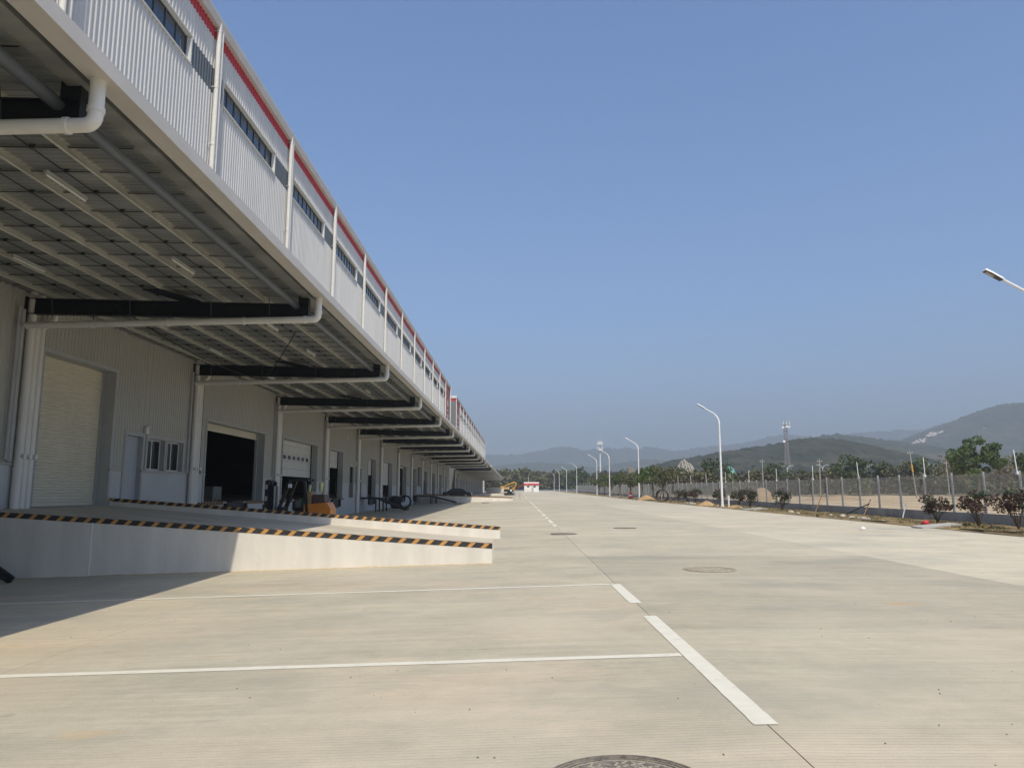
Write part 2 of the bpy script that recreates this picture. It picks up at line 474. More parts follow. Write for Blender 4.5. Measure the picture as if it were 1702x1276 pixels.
# ------------------------------------------------------------------ mesh helpers
class MB:
    def __init__(self):
        self.v = []
        self.f = []
        self.s = []

    def add(self, vs, fs, smooth=False):
        n = len(self.v)
        self.v.extend([tuple(p) for p in vs])
        for f in fs:
            self.f.append(tuple(i + n for i in f))
            self.s.append(smooth)
        return self

    def hexa(self, p):
        return self.add(p, [(0, 3, 2, 1), (4, 5, 6, 7), (0, 1, 5, 4), (1, 2, 6, 5), (2, 3, 7, 6), (3, 0, 4, 7)])

    def box(self, x0, y0, z0, x1, y1, z1):
        x0, x1 = min(x0, x1), max(x0, x1)
        y0, y1 = min(y0, y1), max(y0, y1)
        z0, z1 = min(z0, z1), max(z0, z1)
        return self.hexa([(x0, y0, z0), (x1, y0, z0), (x1, y1, z0), (x0, y1, z0), (x0, y0, z1), (x1, y0, z1), (x1, y1, z1), (x0, y1, z1)])

    def quad(self, a, b, c, d):
        return self.add([a, b, c, d], [(0, 1, 2, 3)])

    def tube(self, path, r, n=10, caps=True, smooth=True):
        path = [Vector(p) for p in path]
        rs = r if isinstance(r, (list, tuple)) else [r] * len(path)
        t0 = (path[1] - path[0]).normalized()
        up = Vector((0, 0, 1)) if abs(t0.z) < 0.9 else Vector((1, 0, 0))
        u = t0.cross(up).normalized()
        vs, fs = [], []
        for i, p in enumerate(path):
            if i == 0:
                t = t0
            elif i == len(path) - 1:
                t = (path[i] - path[i - 1]).normalized()
            else:
                t = ((path[i + 1] - p).normalized() + (p - path[i - 1]).normalized())
                t = t.normalized() if t.length > 1e-6 else t0
            u = (u - t * u.dot(t)).normalized()
            w = t.cross(u)
            for k in range(n):
                a = 2 * math.pi * k / n
                vs.append(p + (u * math.cos(a) + w * math.sin(a)) * rs[i])
        for i in range(len(path) - 1):
            for k in range(n):
                a, b = i * n + k, i * n + (k + 1) % n
                fs.append((a, b, b + n, a + n))
        self.add(vs, fs, smooth)
        if caps:
            m = len(path) - 1
            self.add(vs[:n], [tuple(reversed(range(n)))])
            self.add(vs[m * n:], [tuple(range(n))])
        return self

    def bar(self, a, b, w, h=None, up=(0, 0, 1)):
        """rectangular bar from a to b"""
        h = h or w
        a, b = Vector(a), Vector(b)
        t = (b - a).normalized()
        upv = Vector(up)
        if abs(t.dot(upv)) > 0.95:
            upv = Vector((1, 0, 0))
        u = t.cross(upv).normalized() * (w / 2)
        q = u.cross(t).normalized() * (h / 2)
        return self.hexa([a - u - q, a + u - q, a + u + q, a - u + q, b - u - q, b + u - q, b + u + q, b - u + q])

    def prism(self, pts, axis, lo, hi, smooth=False):
        """extrude 2-D polygon along axis: 'x' pts=(y,z), 'y' pts=(x,z), 'z' pts=(x,y)"""
        def P(p, t):
            if axis == 'x':
                return (t, p[0], p[1])
            if axis == 'y':
                return (p[0], t, p[1])
            return (p[0], p[1], t)
        n = len(pts)
        vs = [P(p, lo) for p in pts] + [P(p, hi) for p in pts]
        self.add(vs, [tuple(range(n)), tuple(reversed(range(n, 2 * n)))])
        return self.add(vs, [(i, (i + 1) % n, (i + 1) % n + n, i + n) for i in range(n)], smooth)

    def ribs(self, X, y0, y1, z0, z1, pitch=0.3, depth=0.035, out=1, phase=0.0):
        """trapezoidal profiled sheet facing +X, ribs vertical"""
        y = []
        k = math.floor((y0 - phase) / pitch)
        pts = [(y0, 0.0)]
        while True:
            b = phase + k * pitch
            if b > y1:
                break
            for dy, dx in ((0, 0), (pitch * 0.10, 1), (pitch * 0.34, 1), (pitch * 0.44, 0)):
                yy = b + dy
                if y0 + 1e-4 < yy < y1 - 1e-4:
                    pts.append((yy, dx * depth * out))
            k += 1
        pts.append((y1, 0.0))
        n = len(pts)
        vs = [(X + d, yy, z0) for yy, d in pts] + [(X + d, yy, z1) for yy, d in pts]
        return self.add(vs, [(i, i + 1, i + 1 + n, i + n) for i in range(n - 1)])

    def mesh(self, name, mat):
        me = bpy.data.meshes.new(name)
        me.from_pydata(self.v, [], self.f)
        if any(self.s):
            me.polygons.foreach_set('use_smooth', self.s)
        me.materials.append(mat)
        me.update()
        return me


WORLD = {}


def link(name, me, parent=None, at=(0, 0, 0)):
    """link a mesh; 'at' is its world origin, vertices are given relative to it"""
    o = bpy.data.objects.new(name, me)
    COL.objects.link(o)
    at = Vector(at)
    WORLD[o.name] = at
    if parent is not None:
        o.parent = parent
        o.location = at - WORLD[parent.name]
    else:
        o.location = at
    return o


def part(name, mb, mat, parent, at=(0, 0, 0)):
    return link(name, mb.mesh(name, mat), parent, at)


def tag(o, label, cat, group=None, kind=None):
    if label:
        o['label'] = label
    if cat:
        o['category'] = cat
    if group:
        o['group'] = group
    if kind:
        o['kind'] = kind
    return o


def thing(name, at, label, cat, group=None):
    o = link(name, None, None, at)
    return tag(o, label, cat, group)


def structure(name, mb, mat, at=(0, 0, 0), parent=None):
    o = part(name, mb, mat, parent, at)
    if parent is None:
        o['kind'] = 'structure'
    return o


def fbm(x, y, z=0.0, o=5):
    return mnoise.fractal(Vector((x, y, z)), 1.0, 2.0, o)


# ------------------------------------------------------------------ ground shape
def rise(Y):
    if Y < 15:
        return 0.0
    if Y < 120:
        return 0.005 * (Y - 15)
    if Y < 400:
        return 0.525 + 0.007 * (Y - 120)
    return 2.485


def g(X, Y):
    z = rise(Y)
    if X < 1.8:
        z += 0.032 * (max(X, -15.2) - 1.8)
    return z


def build_ground():
    xs = [-7000, -3500, -1500, -600, -250, -100, -60, -15.2, 1.8, 18.2, 22.2, 40, 70, 120, 250, 600, 1500, 3500, 7000]
    ys = [-1500, -400, -120, -40, 15, 60, 120, 200, 300, 400, 650, 1000, 2000, 4000, 7500]
    mb = MB()
    vs = [(x, y, g(x, y) - 0.25) for y in ys for x in xs]
    n = len(xs)
    fs = [(j * n + i, j * n + i + 1, (j + 1) * n + i + 1, (j + 1) * n + i) for j in range(len(ys) - 1) for i in range(n - 1)]
    mb.add(vs, fs)
    structure('ground', mb, M['ground'])
    # bare tan earth behind the fence
    mb = MB()
    xs = np.linspace(22.3, 190, 60)
    ys = np.concatenate([np.linspace(8, 80, 50), np.linspace(83, 175, 32)])
    vs = []
    for y in ys:
        for x in xs:
            z = g(x, y) + 0.10 + 0.16 * fbm(x * 0.12, y * 0.12) * min(1, (x - 22.3) / 3)
            vs.append((x, y, z))
    n = len(xs)
    mb.add(vs, [(j * n + i, j * n + i + 1, (j + 1) * n + i + 1, (j + 1) * n + i) for j in range(len(ys) - 1) for i in range(n - 1)], True)
    structure('bare_field', mb, M['field'])
    # planted verge between yard and fence wall
    mb = MB()
    xs = np.linspace(18.2, 22.0, 16)
    ys = np.concatenate([np.arange(5, 110, 0.35), np.arange(110, 400, 4)])
    vs = []
    for y in ys:
        e = 0.14 * fbm(y * 0.9, 3.1)
        for i, x in enumerate(xs):
            t = i / 15
            xx = x + e * (1 - t)
            vs.append((xx, y, g(x, y) + 0.02 + min(1, t * 4) * (0.07 + 0.07 * fbm(x * 0.9, y * 0.7))))
    n = len(xs)
    mb.add(vs, [(j * n + i, j * n + i + 1, (j + 1) * n + i + 1, (j + 1) * n + i) for j in range(len(ys) - 1) for i in range(n - 1)], True)
    structure('verge', mb, M['verge'])


def build_yard():
    mb = MB()
    ys = [-40, 15, 120, 400, 420]
    xs = [-15.2, 1.8, 18.1]
    for j in range(4):
        for i in range(2):
            a, b, c, d = xs[i], xs[i + 1], ys[j], ys[j + 1]
            mb.quad((a, c, g(a, c) - 0.06), (b, c, g(b, c) - 0.06), (b, d, g(b, d) - 0.06), (a, d, g(a, d) - 0.06))
    yard = structure('yard', mb, M['subbase'])
    lanes = [-15.2, -12.6, -5.4, 1.8, 9.0, 18.25]
    hand = {2: [-40, -18, 3.2, 15, 34, 52, 76, 100, 120],
            3: [-40, -20, -2.0, 9.4, 15, 19.6, 36, 58, 84, 120],
            4: [-40, -12, 15, 30, 54, 82, 120],
            1: [-40, -16, 6, 15, 27, 50, 74, 98, 120],
            0: [-40, 15, 60, 120]}
    tone = {(3, 3): 0.91, (3, 4): 0.88, (3, 2): 1.0, (3, 5): 1.02, (4, 2): 1.16, (4, 1): 1.16, (4, 3): 1.10, (4, 4): 1.07, (2, 2): 0.99, (2, 3): 0.99, (2, 1): 1.0, (1, 2): 1.0, (1, 1): 1.02, (1, 3): 1.0, (3, 6): 0.99, (2, 4): 1.03, (2, 5): 1.02}
    warm = {(3, 3): 0.35, (3, 4): 0.0, (3, 2): 1.0, (3, 5): 0.3, (4, 2): 0.25, (4, 1): 0.4, (2, 2): 0.85, (2, 3): 0.45, (1, 1): 1.0, (1, 2): 1.0, (2, 1): 0.9}
    for i in range(5):
        cuts = hand[i] + [150, 180, 215, 250, 290, 330, 370, 400, 420]
        x0, x1 = lanes[i], lanes[i + 1]
        ga, gb = (0.004, 0.004)
        if i == 2:
            gb = 0.007
        if i == 3:
            ga = 0.007
        for j in range(len(cuts) - 1):
            y0, y1 = cuts[j] + 0.0015, cuts[j + 1] - 0.0015
            a, b = x0 + ga * 0.6, x1 - gb * 0.6
            m = MB()
            top = [(a, y0, g(a, y0)), (b, y0, g(b, y0)), (b, y1, g(b, y1)), (a, y1, g(a, y1))]
            bot = [(p[0], p[1], p[2] - 0.05) for p in top]
            m.hexa(bot + top)
            o = part('concrete_slab', m, M['yard'], yard)
            o['tone'] = tone.get((i, j), random.uniform(0.95, 1.06))
            o['warm'] = warm.get((i, j), random.uniform(0.2, 0.7))
    # white markings, 4 mm above the slabs

    def strip(name, pts, dz=0.004):
        # long thin sheet with slightly ragged sides
        m = MB()
        (ax, ay), (bx, by), (cx, cy), (dx, dy) = pts
        along_y = abs(dy - ay) > abs(bx - ax)
        n = 40
        vs = []
        for i in range(n + 1):
            t = i / n
            for (x0, y0), (x1, y1) in ((((ax, ay), (dx, dy)), ((bx, by), (cx, cy))) if along_y else (((ax, ay), (bx, by)), ((dx, dy), (cx, cy)))):
                x, y = x0 + (x1 - x0) * t, y0 + (y1 - y0) * t
                j = random.gauss(0, 0.0016)
                if along_y:
                    x += j
                else:
                    y += j
                vs.append((x, y, g(x, y) + dz))
        fs = [(2 * i, 2 * i + 1, 2 * i + 3, 2 * i + 2) for i in range(n)]
        m.add(vs, fs)
        return part(name, m, M['paint'], yard)
    dashes = [(-6.0, -1.6), (-0.6, 4.1), (5.62, 10.35), (11.5, 13.85)]
    y = 34.6
    dashes.append((y, y + 2.2))
    y += 3.2
    while y < 105:
        dashes.append((y, y + 4.0))
        dashes.append((y + 6.0, y + 8.0))
        y += 10.0
    y = 128
    while y < 300:
        dashes.append((y, y + 4.0))
        dashes.append((y + 6.0, y + 8.0))
        y += 10.0
    for a, b in dashes:
        strip('lane_dash', [(1.70, a), (1.88, a), (1.88, b), (1.70, b)], 0.006)
    stalls = [2.3, 7.95, 13.85] + [36.8 + 5.9 * i for i in range(11)]
    for yy in stalls:
        strip('stall_line', [(-14.0, yy - 0.07), (1.69, yy - 0.07), (1.69, yy + 0.07), (-14.0, yy + 0.07)])
    return yard


# ------------------------------------------------------------------ warehouses
WX = -15.15          # wall plane
FLOOR = 1.17
BAY = 12.0


def window_small(parent, y0, y1, z0, z1):
    reveal(parent, y0, y1, z0, z1, 0.24)
    m = MB()
    x = WX - 0.16
    for a, b, c, d in ((y0, y1, z0, z0 + 0.06), (y0, y1, z1 - 0.06, z1), (y0, y0 + 0.06, z0 + 0.06, z1 - 0.06), (y1 - 0.06, y1, z0 + 0.06, z1 - 0.06), ((y0 + y1) / 2 - 0.03, (y0 + y1) / 2 + 0.03, z0 + 0.06, z1 - 0.06)):
        m.box(x - 0.05, a, c, x, b, d)
    w = part('office_window', m, M['trim'], parent)
    ym = (y0 + y1) / 2
    for a, b in ((y0 + 0.06, ym - 0.03), (ym + 0.03, y1 - 0.06)):
        p = MB().box(x - 0.035, a, z0 + 0.06, x - 0.02, b, z1 - 0.06)
        part('pane', p, M['dim_glass'], w)
    return w


def reveal(parent, y0, y1, z0, z1, depth):
    """lining and face trim around an opening"""
    m = MB()
    t = 0.05
    xi, xo = WX - depth, WX + 0.055
    m.box(xi, y0 - t, z0, xo, y0, z1 + t)
    m.box(xi, y1, z0, xo, y1 + t, z1 + t)
    m.box(xi, y0, z1, xo, y1, z1 + t)
    for a, b in ((y0 - 0.14, y0 - t), (y1 + t, y1 + 0.14)):
        m.box(WX, a, z0, xo - 0.004, b, z1 + 0.14)
    m.box(WX, y0 - t, z1 + t, xo - 0.004, y1 + t, z1 + 0.14)
    return part('door_frame', m, M['trim_grey'], parent)


def roller(parent, y0, y1, z0, z1, zb):
    """roller shutter with its curtain down to zb"""
    d = reveal(parent, y0, y1, z0, z1, 0.55)
    x = WX - 0.45
    m = MB()
    z = zb + 0.12
    prof = []
    while z < z1 + 0.02:
        prof += [(x, z), (x + 0.022, z + 0.025), (x + 0.022, z + 0.075), (x, z + 0.098)]
        z += 0.1
    n = len(prof)
    vs = [(px, y0, pz) for px, pz in prof] + [(px, y1, pz) for px, pz in prof]
    m.add(vs, [(i, i + n, i + n + 1, i + 1) for i in range(n - 1)])
    part('shutter_curtain', m, M['shutter'], d)
    part('bottom_rail', MB().box(x - 0.03, y0, zb, x + 0.03, y1, zb + 0.12), M['shutter'], d)
    for a in (y0, y1 - 0.09):
        part('guide_rail', MB().box(x - 0.06, a, z0, x + 0.09, a + 0.09, z1), M['trim_grey'], d)


def sectional(parent, y0, y1, z0, z1, zb, windows=False):
    d = reveal(parent, y0, y1, z0, z1, 0.55)
    x = WX - 0.46
    z = zb
    k = 0
    while z < z1 - 0.02:
        zt = min(z + 0.52, z1)
        m = MB().box(x - 0.05, y0 + 0.04, z + 0.008, x, y1 - 0.04, zt - 0.008)
        m.box(x, y0 + 0.04, z + 0.24, x + 0.006, y1 - 0.04, z + 0.28)
        p = part('door_panel', m, M['sectional'], d)
        if windows and k == 2:
            n = max(3, round((y1 - y0) / 1.2))
            for i in range(n):
                ya = y0 + 0.4 + (y1 - y0 - 0.8) * i / n
                mm = MB().box(x + 0.008, ya + 0.1, z + 0.12, x + 0.02, ya + 0.75, z + 0.38)
                q = part('door_light', mm, M['glass'], d)
        z = zt
        k += 1
    for a in (y0, y1 - 0.05):
        part('guide_rail', MB().box(x - 0.06, a, z0, x + 0.07, a + 0.05, z1), M['blacksteel'], d)


def person_door(parent, y0, y1, z0, z1, closed=True):
    d = reveal(parent, y0, y1, z0, z1, 0.3 if closed else 0.10)
    if closed:
        x = WX - 0.14
        part('door_leaf', MB().box(x - 0.04, y0 + 0.01, z0 + 0.01, x, y1 - 0.01, z1 - 0.01), M['door'], d)
        part('handle', MB().box(x, y0 + 0.10, z0 + 0.95, x + 0.05, y0 + 0.14, z0 + 1.15), M['blacksteel'], d)


def low_wall(parent, y0, y1, holes):
    """one bay of the dock wall: profiled sheet above, painted plinth below, with openings cut"""
    ys = sorted({y0, y1} | {v for h in holes for v in h[:2]})
    rib, pl, led = MB(), MB(), []
    LED = 2.5
    for a, b in zip(ys[:-1], ys[1:]):
        mid = (a + b) / 2
        cuts = sorted([(h[2], h[3]) for h in holes if h[0] < mid < h[1]])
        z = -0.9
        segs = []
        for c0, c1 in cuts:
            if c0 > z:
                segs.append((z, c0))
            z = c1
        segs.append((z, 8.0))
        for s0, s1 in segs:
            if s1 > LED:
                rib.ribs(WX, a, b, max(s0, LED), s1, 0.2, 0.022, 1, 0.0)
            if s0 < LED:
                e = min(s1, LED)
                ia = 0.053 if any(abs(h[1] - a) < 1e-6 and h[2] < e and h[3] > s0 for h in holes) else 0.0
                ib = 0.053 if any(abs(h[0] - b) < 1e-6 and h[2] < e and h[3] > s0 for h in holes) else 0.0
                pl.box(WX - 0.24, a + ia, s0, WX + 0.0, b - ib, e)
                if s1 > LED:
                    if led and abs(led[-1][1] - a) < 1e-6:
                        led[-1][1] = b
                    else:
                        led.append([a, b])
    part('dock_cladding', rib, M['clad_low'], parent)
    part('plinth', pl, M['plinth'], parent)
    for a, b in led:
        part('ledge', MB().box(WX - 0.01, a, LED - 0.04, WX + 0.075, b, LED + 0.02), M['trim_grey'], parent)


_shared = {}


def shared(key, fn):
    if key not in _shared:
        _shared[key] = fn()
    return _shared[key]


def upper_bay(parent, y, kind='window', xoff=WX):
    """one upper bay starting at grid line y"""
    X = xoff
    at = (X, y, 0)

    def cl():
        m = MB()
        m.ribs(0, 0, BAY, 7.75, 21.3, 0.3, 0.045)
        m.ribs(0, 0, BAY, 22.6, 24.15, 0.3, 0.045)
        return m.mesh('upper_cladding', M['clad'])

    def cl_plain():
        m = MB()
        m.ribs(0, 0, BAY, 7.75, 24.15, 0.3, 0.045)
        return m.mesh('upper_cladding', M['grey_end'])
    if kind == 'window':
        link('upper_cladding', shared('cl', cl), parent, at)
        link('slate_panel', shared('dk0', lambda: MB().ribs(0, 0.0, 1.18, 21.3, 22.6, 0.3, 0.045).mesh('slate_panel', M['clad_dark'])), parent, at)
        link('slate_panel', shared('dk1', lambda: MB().ribs(0, 9.5, BAY, 21.3, 22.6, 0.3, 0.045).mesh('slate_panel', M['clad_dark'])), parent, at)

        def fr():
            m = MB()
            # deep white reveal and sill, then slim dark mullions
            m.box(-0.34, 1.18, 21.24, 0.10, 9.5, 21.3)
            m.box(-0.34, 1.18, 22.6, 0.09, 9.5, 22.66)
            m.box(-0.34, 1.18, 21.3, 0.08, 1.28, 22.6)
            m.box(-0.34, 9.4, 21.3, 0.08, 9.5, 22.6)
            return m.mesh('strip_window', M['trim'])
        w = link('strip_window', shared('fr', fr), parent, at)
        mul = MB()
        for i in range(9):
            yy = 1.28 + 8.12 * i / 8
            mul.box(-0.24, yy - 0.03, 21.3, -0.14, yy + 0.03, 22.6)
        mul.box(-0.24, 1.3, 21.3, -0.15, 9.38, 21.36)
        mul.box(-0.24, 1.3, 22.54, -0.15, 9.38, 22.6)
        link('mullions', shared('mul', lambda: mul.mesh('mullions', M['clad_dark'])), w, at)
        for i in range(8):
            yy = 1.28 + 8.12 * i / 8
            link('pane', shared('pane', lambda: MB().box(-0.21, 0.03, 21.36, -0.19, 8.12 / 8 - 0.03, 22.54).mesh('pane', M['glass'])), w, (X, y + yy, 0))
    else:
        link('upper_cladding', shared('clp', cl_plain), parent, at)
        sg = MB().box(0.06, 3.0, 13.8, 0.14, 9.0, 24.12)
        s = part('red_sign_panel', sg, M['sign_red'], parent, at)
        mk = MB()
        for zz, h in ((20.6, 0.9), (19.0, 0.5), (18.0, 1.1), (16.3, 0.6)):
            mk.box(0.145, 4.6, zz, 0.17, 7.4, zz + h * 0.35)
            mk.box(0.145, 5.6, zz - 0.5, 0.17, 6.4, zz + h)
        part('white_marks', mk, M['white'], s, at)
    link('red_band', shared('red', lambda: MB().ribs(0.004, 0, BAY, 24.15, 24.72, 0.3, 0.045).mesh('red_band', M['red'])), parent, at)

    def gut():
        m = MB()
        m.prism([(-0.05, 24.72), (0.26, 24.72), (0.34, 25.12), (0.34, 25.22), (-0.4, 25.22), (-0.4, 24.9)], 'y', 0, BAY)
        return m.mesh('eaves_gutter', M['fascia'])
    link('eaves_gutter', shared('gut', gut), parent, at)


def down_pipes(parent, y, X=WX):
    def dp():
        m = MB()
        m.tube([(0.22, 0.0, 7.7), (0.22, 0.0, 25.1)], 0.115, 10)
        for z in np.arange(9.5, 25, 3.0):
            m.tube([(0.22, 0, z), (0.22, 0, z + 0.10)], 0.126, 10)
            m.box(0.0, -0.145, z + 0.02, 0.22, -0.115, z + 0.05)
        return m.mesh('downpipe', M['pipe'])

    def dp2():
        m = MB()
        m.tube([(0.20, 0.40, 7.7), (0.20, 0.40, 25.0)], 0.09, 10)
        for z in np.arange(10.5, 25, 4.0):
            m.tube([(0.20, 0.40, z), (0.20, 0.40, z + 0.10)], 0.10, 10)
        return m.mesh('downpipe', M['pipe'])
    link('downpipe', shared('dp', dp), parent, (X, y, 0))
    link('downpipe', shared('dp2', dp2), parent, (X, y, 0))


def soffit_z(X):
    t = (X - WX) / (-5.8 - WX)
    return 7.78 - 0.16 * t


PURL = [-14.35, -13.05, -11.75, -10.45, -9.15, -7.85]


def canopy_bay(parent, y, near):
    at = (0, y, 0)

    def edge():
        m = MB()
        # box gutter with drip edge along the canopy front
        m.prism([(-5.80, 7.50), (-5.80, 7.75), (-6.15, 7.75), (-6.15, 7.515)], 'y', 0, BAY)
        m.box(-5.80, 0, 7.47, -5.765, BAY, 7.60)
        return m.mesh('canopy_bay', M['fascia'])
    c = link('canopy_bay', shared('edge', edge), parent, at)

    def beam():
        m = MB()
        zb0, zb1, zt0, zt1 = 7.10, 6.93, 7.58, 7.36
        x0, x1 = WX + 0.06, -6.42
        m.hexa([(x0, -0.10, zb0 - 0.02), (x1, -0.10, zb1 - 0.02), (x1, 0.10, zb1 - 0.02), (x0, 0.10, zb0 - 0.02), (x0, -0.10, zb0), (x1, -0.10, zb1), (x1, 0.10, zb1), (x0, 0.10, zb0)])
        m.hexa([(x0, -0.10, zt0 - 0.02), (x1, -0.10, zt1 - 0.02), (x1, 0.10, zt1 - 0.02), (x0, 0.10, zt0 - 0.02), (x0, -0.10, zt0), (x1, -0.10, zt1), (x1, 0.10, zt1), (x0, 0.10, zt0)])
        m.hexa([(x0, -0.01, zb0), (x1, -0.01, zb1), (x1, 0.01, zb1), (x0, 0.01, zb0), (x0, -0.01, zt0 - 0.02), (x1, -0.01, zt1 - 0.02), (x1, 0.01, zt1 - 0.02), (x0, 0.01, zt0 - 0.02)])
        m.box(x1, -0.11, zb1 - 0.02, x1 + 0.03, 0.11, 7.66)
        m.box(-6.70, -0.10, zt1, -6.42, 0.10, 7.66)
        # wall bracket and the oblique stub arm
        m.box(WX + 0.03, -0.14, 6.95, WX + 0.06, 0.14, 7.62)
        m.hexa([(-10.95, -1.25, 7.50), (-10.45, -1.25, 7.50), (-9.75, -0.02, 7.44), (-10.25, -0.02, 7.44), (-10.95, -1.25, 7.54), (-10.45, -1.25, 7.54), (-9.75, -0.02, 7.50), (-10.25, -0.02, 7.50)])
        return m.mesh('main_beam', M['steel'])
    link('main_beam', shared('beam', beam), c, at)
    link('back_flange', shared('bfl', lambda: MB().box(-6.60, 0, 7.56, -6.30, BAY, 7.575).box(-6.30, 0, 7.56, -6.29, BAY, 7.72).mesh('back_flange', M['soffit'])), c, at)
    link('gutter_slot', shared('gsl', lambda: MB().box(-6.60, 0, 7.70, -6.15, BAY, 7.74).mesh('gutter_slot', M['steel'])), c, at)  # black sheet over the gap, recess shade put into its colour

    def brace():
        m = MB()
        m.bar((0, -0.02, 7.02), (0, -0.12, 7.56), 0.05, 0.012)
        return m.mesh('fly_brace', M['tube'])
    for x in (-14.3, -11.9, -9.4, -7.6):
        link('fly_brace', shared('brace', brace), c, (x, y, 0))

    def purl():
        m = MB()
        m.box(-0.006, 0, -0.14, 0.006, BAY, 0.0)
        m.box(-0.006, 0, -0.01, 0.07, BAY, -0.002)
        return m.mesh('purlin', M['soffit_web'])

    def flange():
        return MB().box(-0.008, 0, -0.157, 0.030, BAY, -0.1405).mesh('purlin_flange', M['galv'])  # lower flange in the lit copy of the steel, brightness painted
    for x in PURL:
        link('purlin', shared('purl', purl), c, (x, y, soffit_z(x)))
        link('purlin_flange', shared('purf', flange), c, (x, y, soffit_z(x)))

    def tub():
        m = MB()
        m.tube([(-6.78, 0.0, 7.32), (-6.78, BAY, 7.32)], 0.105, 12)
        return m.mesh('edge_tube', M['tube'])
    link('edge_tube', shared('tub', tub), c, at)

    def sheet_into(m, yy):
        z0, z1 = soffit_z(WX), soffit_z(-6.3)
        m.hexa([(WX, yy, z0), (-6.3, yy, z1), (-6.3, yy + 1.0, z1), (WX, yy + 1.0, z0), (WX, yy, z0 + 0.05), (-6.3, yy, z1 + 0.05), (-6.3, yy + 1.0, z1 + 0.05), (WX, yy + 1.0, z0 + 0.05)])
        # lap ribs hanging from each edge
        m.hexa([(WX, yy + 0.955, z0 - 0.03), (-6.3, yy + 0.955, z1 - 0.03), (-6.3, yy + 0.985, z1 - 0.03), (WX, yy + 0.985, z0 - 0.03), (WX, yy + 0.945, z0), (-6.3, yy + 0.945, z1), (-6.3, yy + 0.985, z1), (WX, yy + 0.985, z0)])
        for q in (0.16, 0.32, 0.48, 0.64, 0.80):
            m.hexa([(WX, yy + q, z0 - 0.012), (-6.3, yy + q, z1 - 0.012), (-6.3, yy + q + 0.03, z1 - 0.012), (WX, yy + q + 0.03, z0 - 0.012), (WX, yy + q - 0.02, z0), (-6.3, yy + q - 0.02, z1), (-6.3, yy + q + 0.05, z1), (WX, yy + q + 0.05, z0)])
    if near:
        def one():
            m = MB()
            sheet_into(m, 0)
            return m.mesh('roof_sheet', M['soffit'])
        for i in range(12):
            link('roof_sheet', shared('one', one), c, (0, y + i, 0))
    else:
        def many():
            m = MB()
            for i in range(12):
                sheet_into(m, i)
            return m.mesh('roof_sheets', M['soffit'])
        link('roof_sheets', shared('many', many), c, at)

    def wires():
        m = MB()
        mids = [(a + b) / 2 for a, b in zip(PURL[:-1], PURL[1:])] + [-7.2]
        for x in mids:
            zz = soffit_z(x) - 0.05
            m.bar((x, 0, zz), (x, BAY, zz), 0.016)
            for i in range(12):
                m.prism([(x - 0.015, zz - 0.02), (x + 0.10, zz + 0.04), (x - 0.015, zz + 0.04)], 'y', i + 0.93, i + 0.98)
        for i in range(1, 12):
            m.bar((WX + 0.2, i - 0.03, soffit_z(WX) - 0.045), (-6.7, i - 0.03, soffit_z(-6.7) - 0.045), 0.013)
        return m.mesh('hanger_wires', M['blacksteel'])
    link('hanger_wires', shared('wires', wires), c, at)
    return c


def fillet(pts, r, n=6):
    """round the corners of a polyline"""
    out = [Vector(pts[0])]
    for a, b, c in zip(pts[:-2], pts[1:-1], pts[2:]):
        a, b, c = Vector(a), Vector(b), Vector(c)
        u, w = (a - b).normalized(), (c - b).normalized()
        ang = u.angle(w)
        d = min(r / math.tan(ang / 2), (a - b).length * 0.49, (c - b).length * 0.49)
        p, q = b + u * d, b + w * d
        for i in range(n + 1):
            t = i / n
            out.append(p * (1 - t) ** 2 + b * 2 * t * (1 - t) + q * t * t)
    out.append(Vector(pts[-1]))
    return out


def rain_pipe(parent, y):
    def rp():
        m = MB()
        path = fillet([(-6.02, 0, 7.52), (-6.02, 0, 6.83), (-14.86, 0, 6.66), (-14.90, 0, 6.64)], 0.17)
        m.tube(path, 0.105, 12)
        for x in (-6.45, -8.3, -10.6, -12.9):
            z = 6.83 - (x + 6.02) / (-14.86 + 6.02) * 0.17
            m.tube([(x, 0, z), (x + 0.07, 0, z)], 0.122, 12)
        m.tube([(-6.02, 0, 7.02), (-6.02, 0, 7.10)], 0.12, 12)
        return m.mesh('rain_pipe', M['pipe'])
    link('rain_pipe', shared('rp', rp), parent, (0, y - 0.32, 0))

    def hang():
        m = MB()
        for x in (-8.25, -10.55, -12.85):
            m.bar((x, 0, 6.75), (x, 0, 7.05), 0.02)
        return m.mesh('pipe_hanger', M['blacksteel'])
    link('pipe_hanger', shared('hang', hang), parent, (0, y - 0.32, 0))


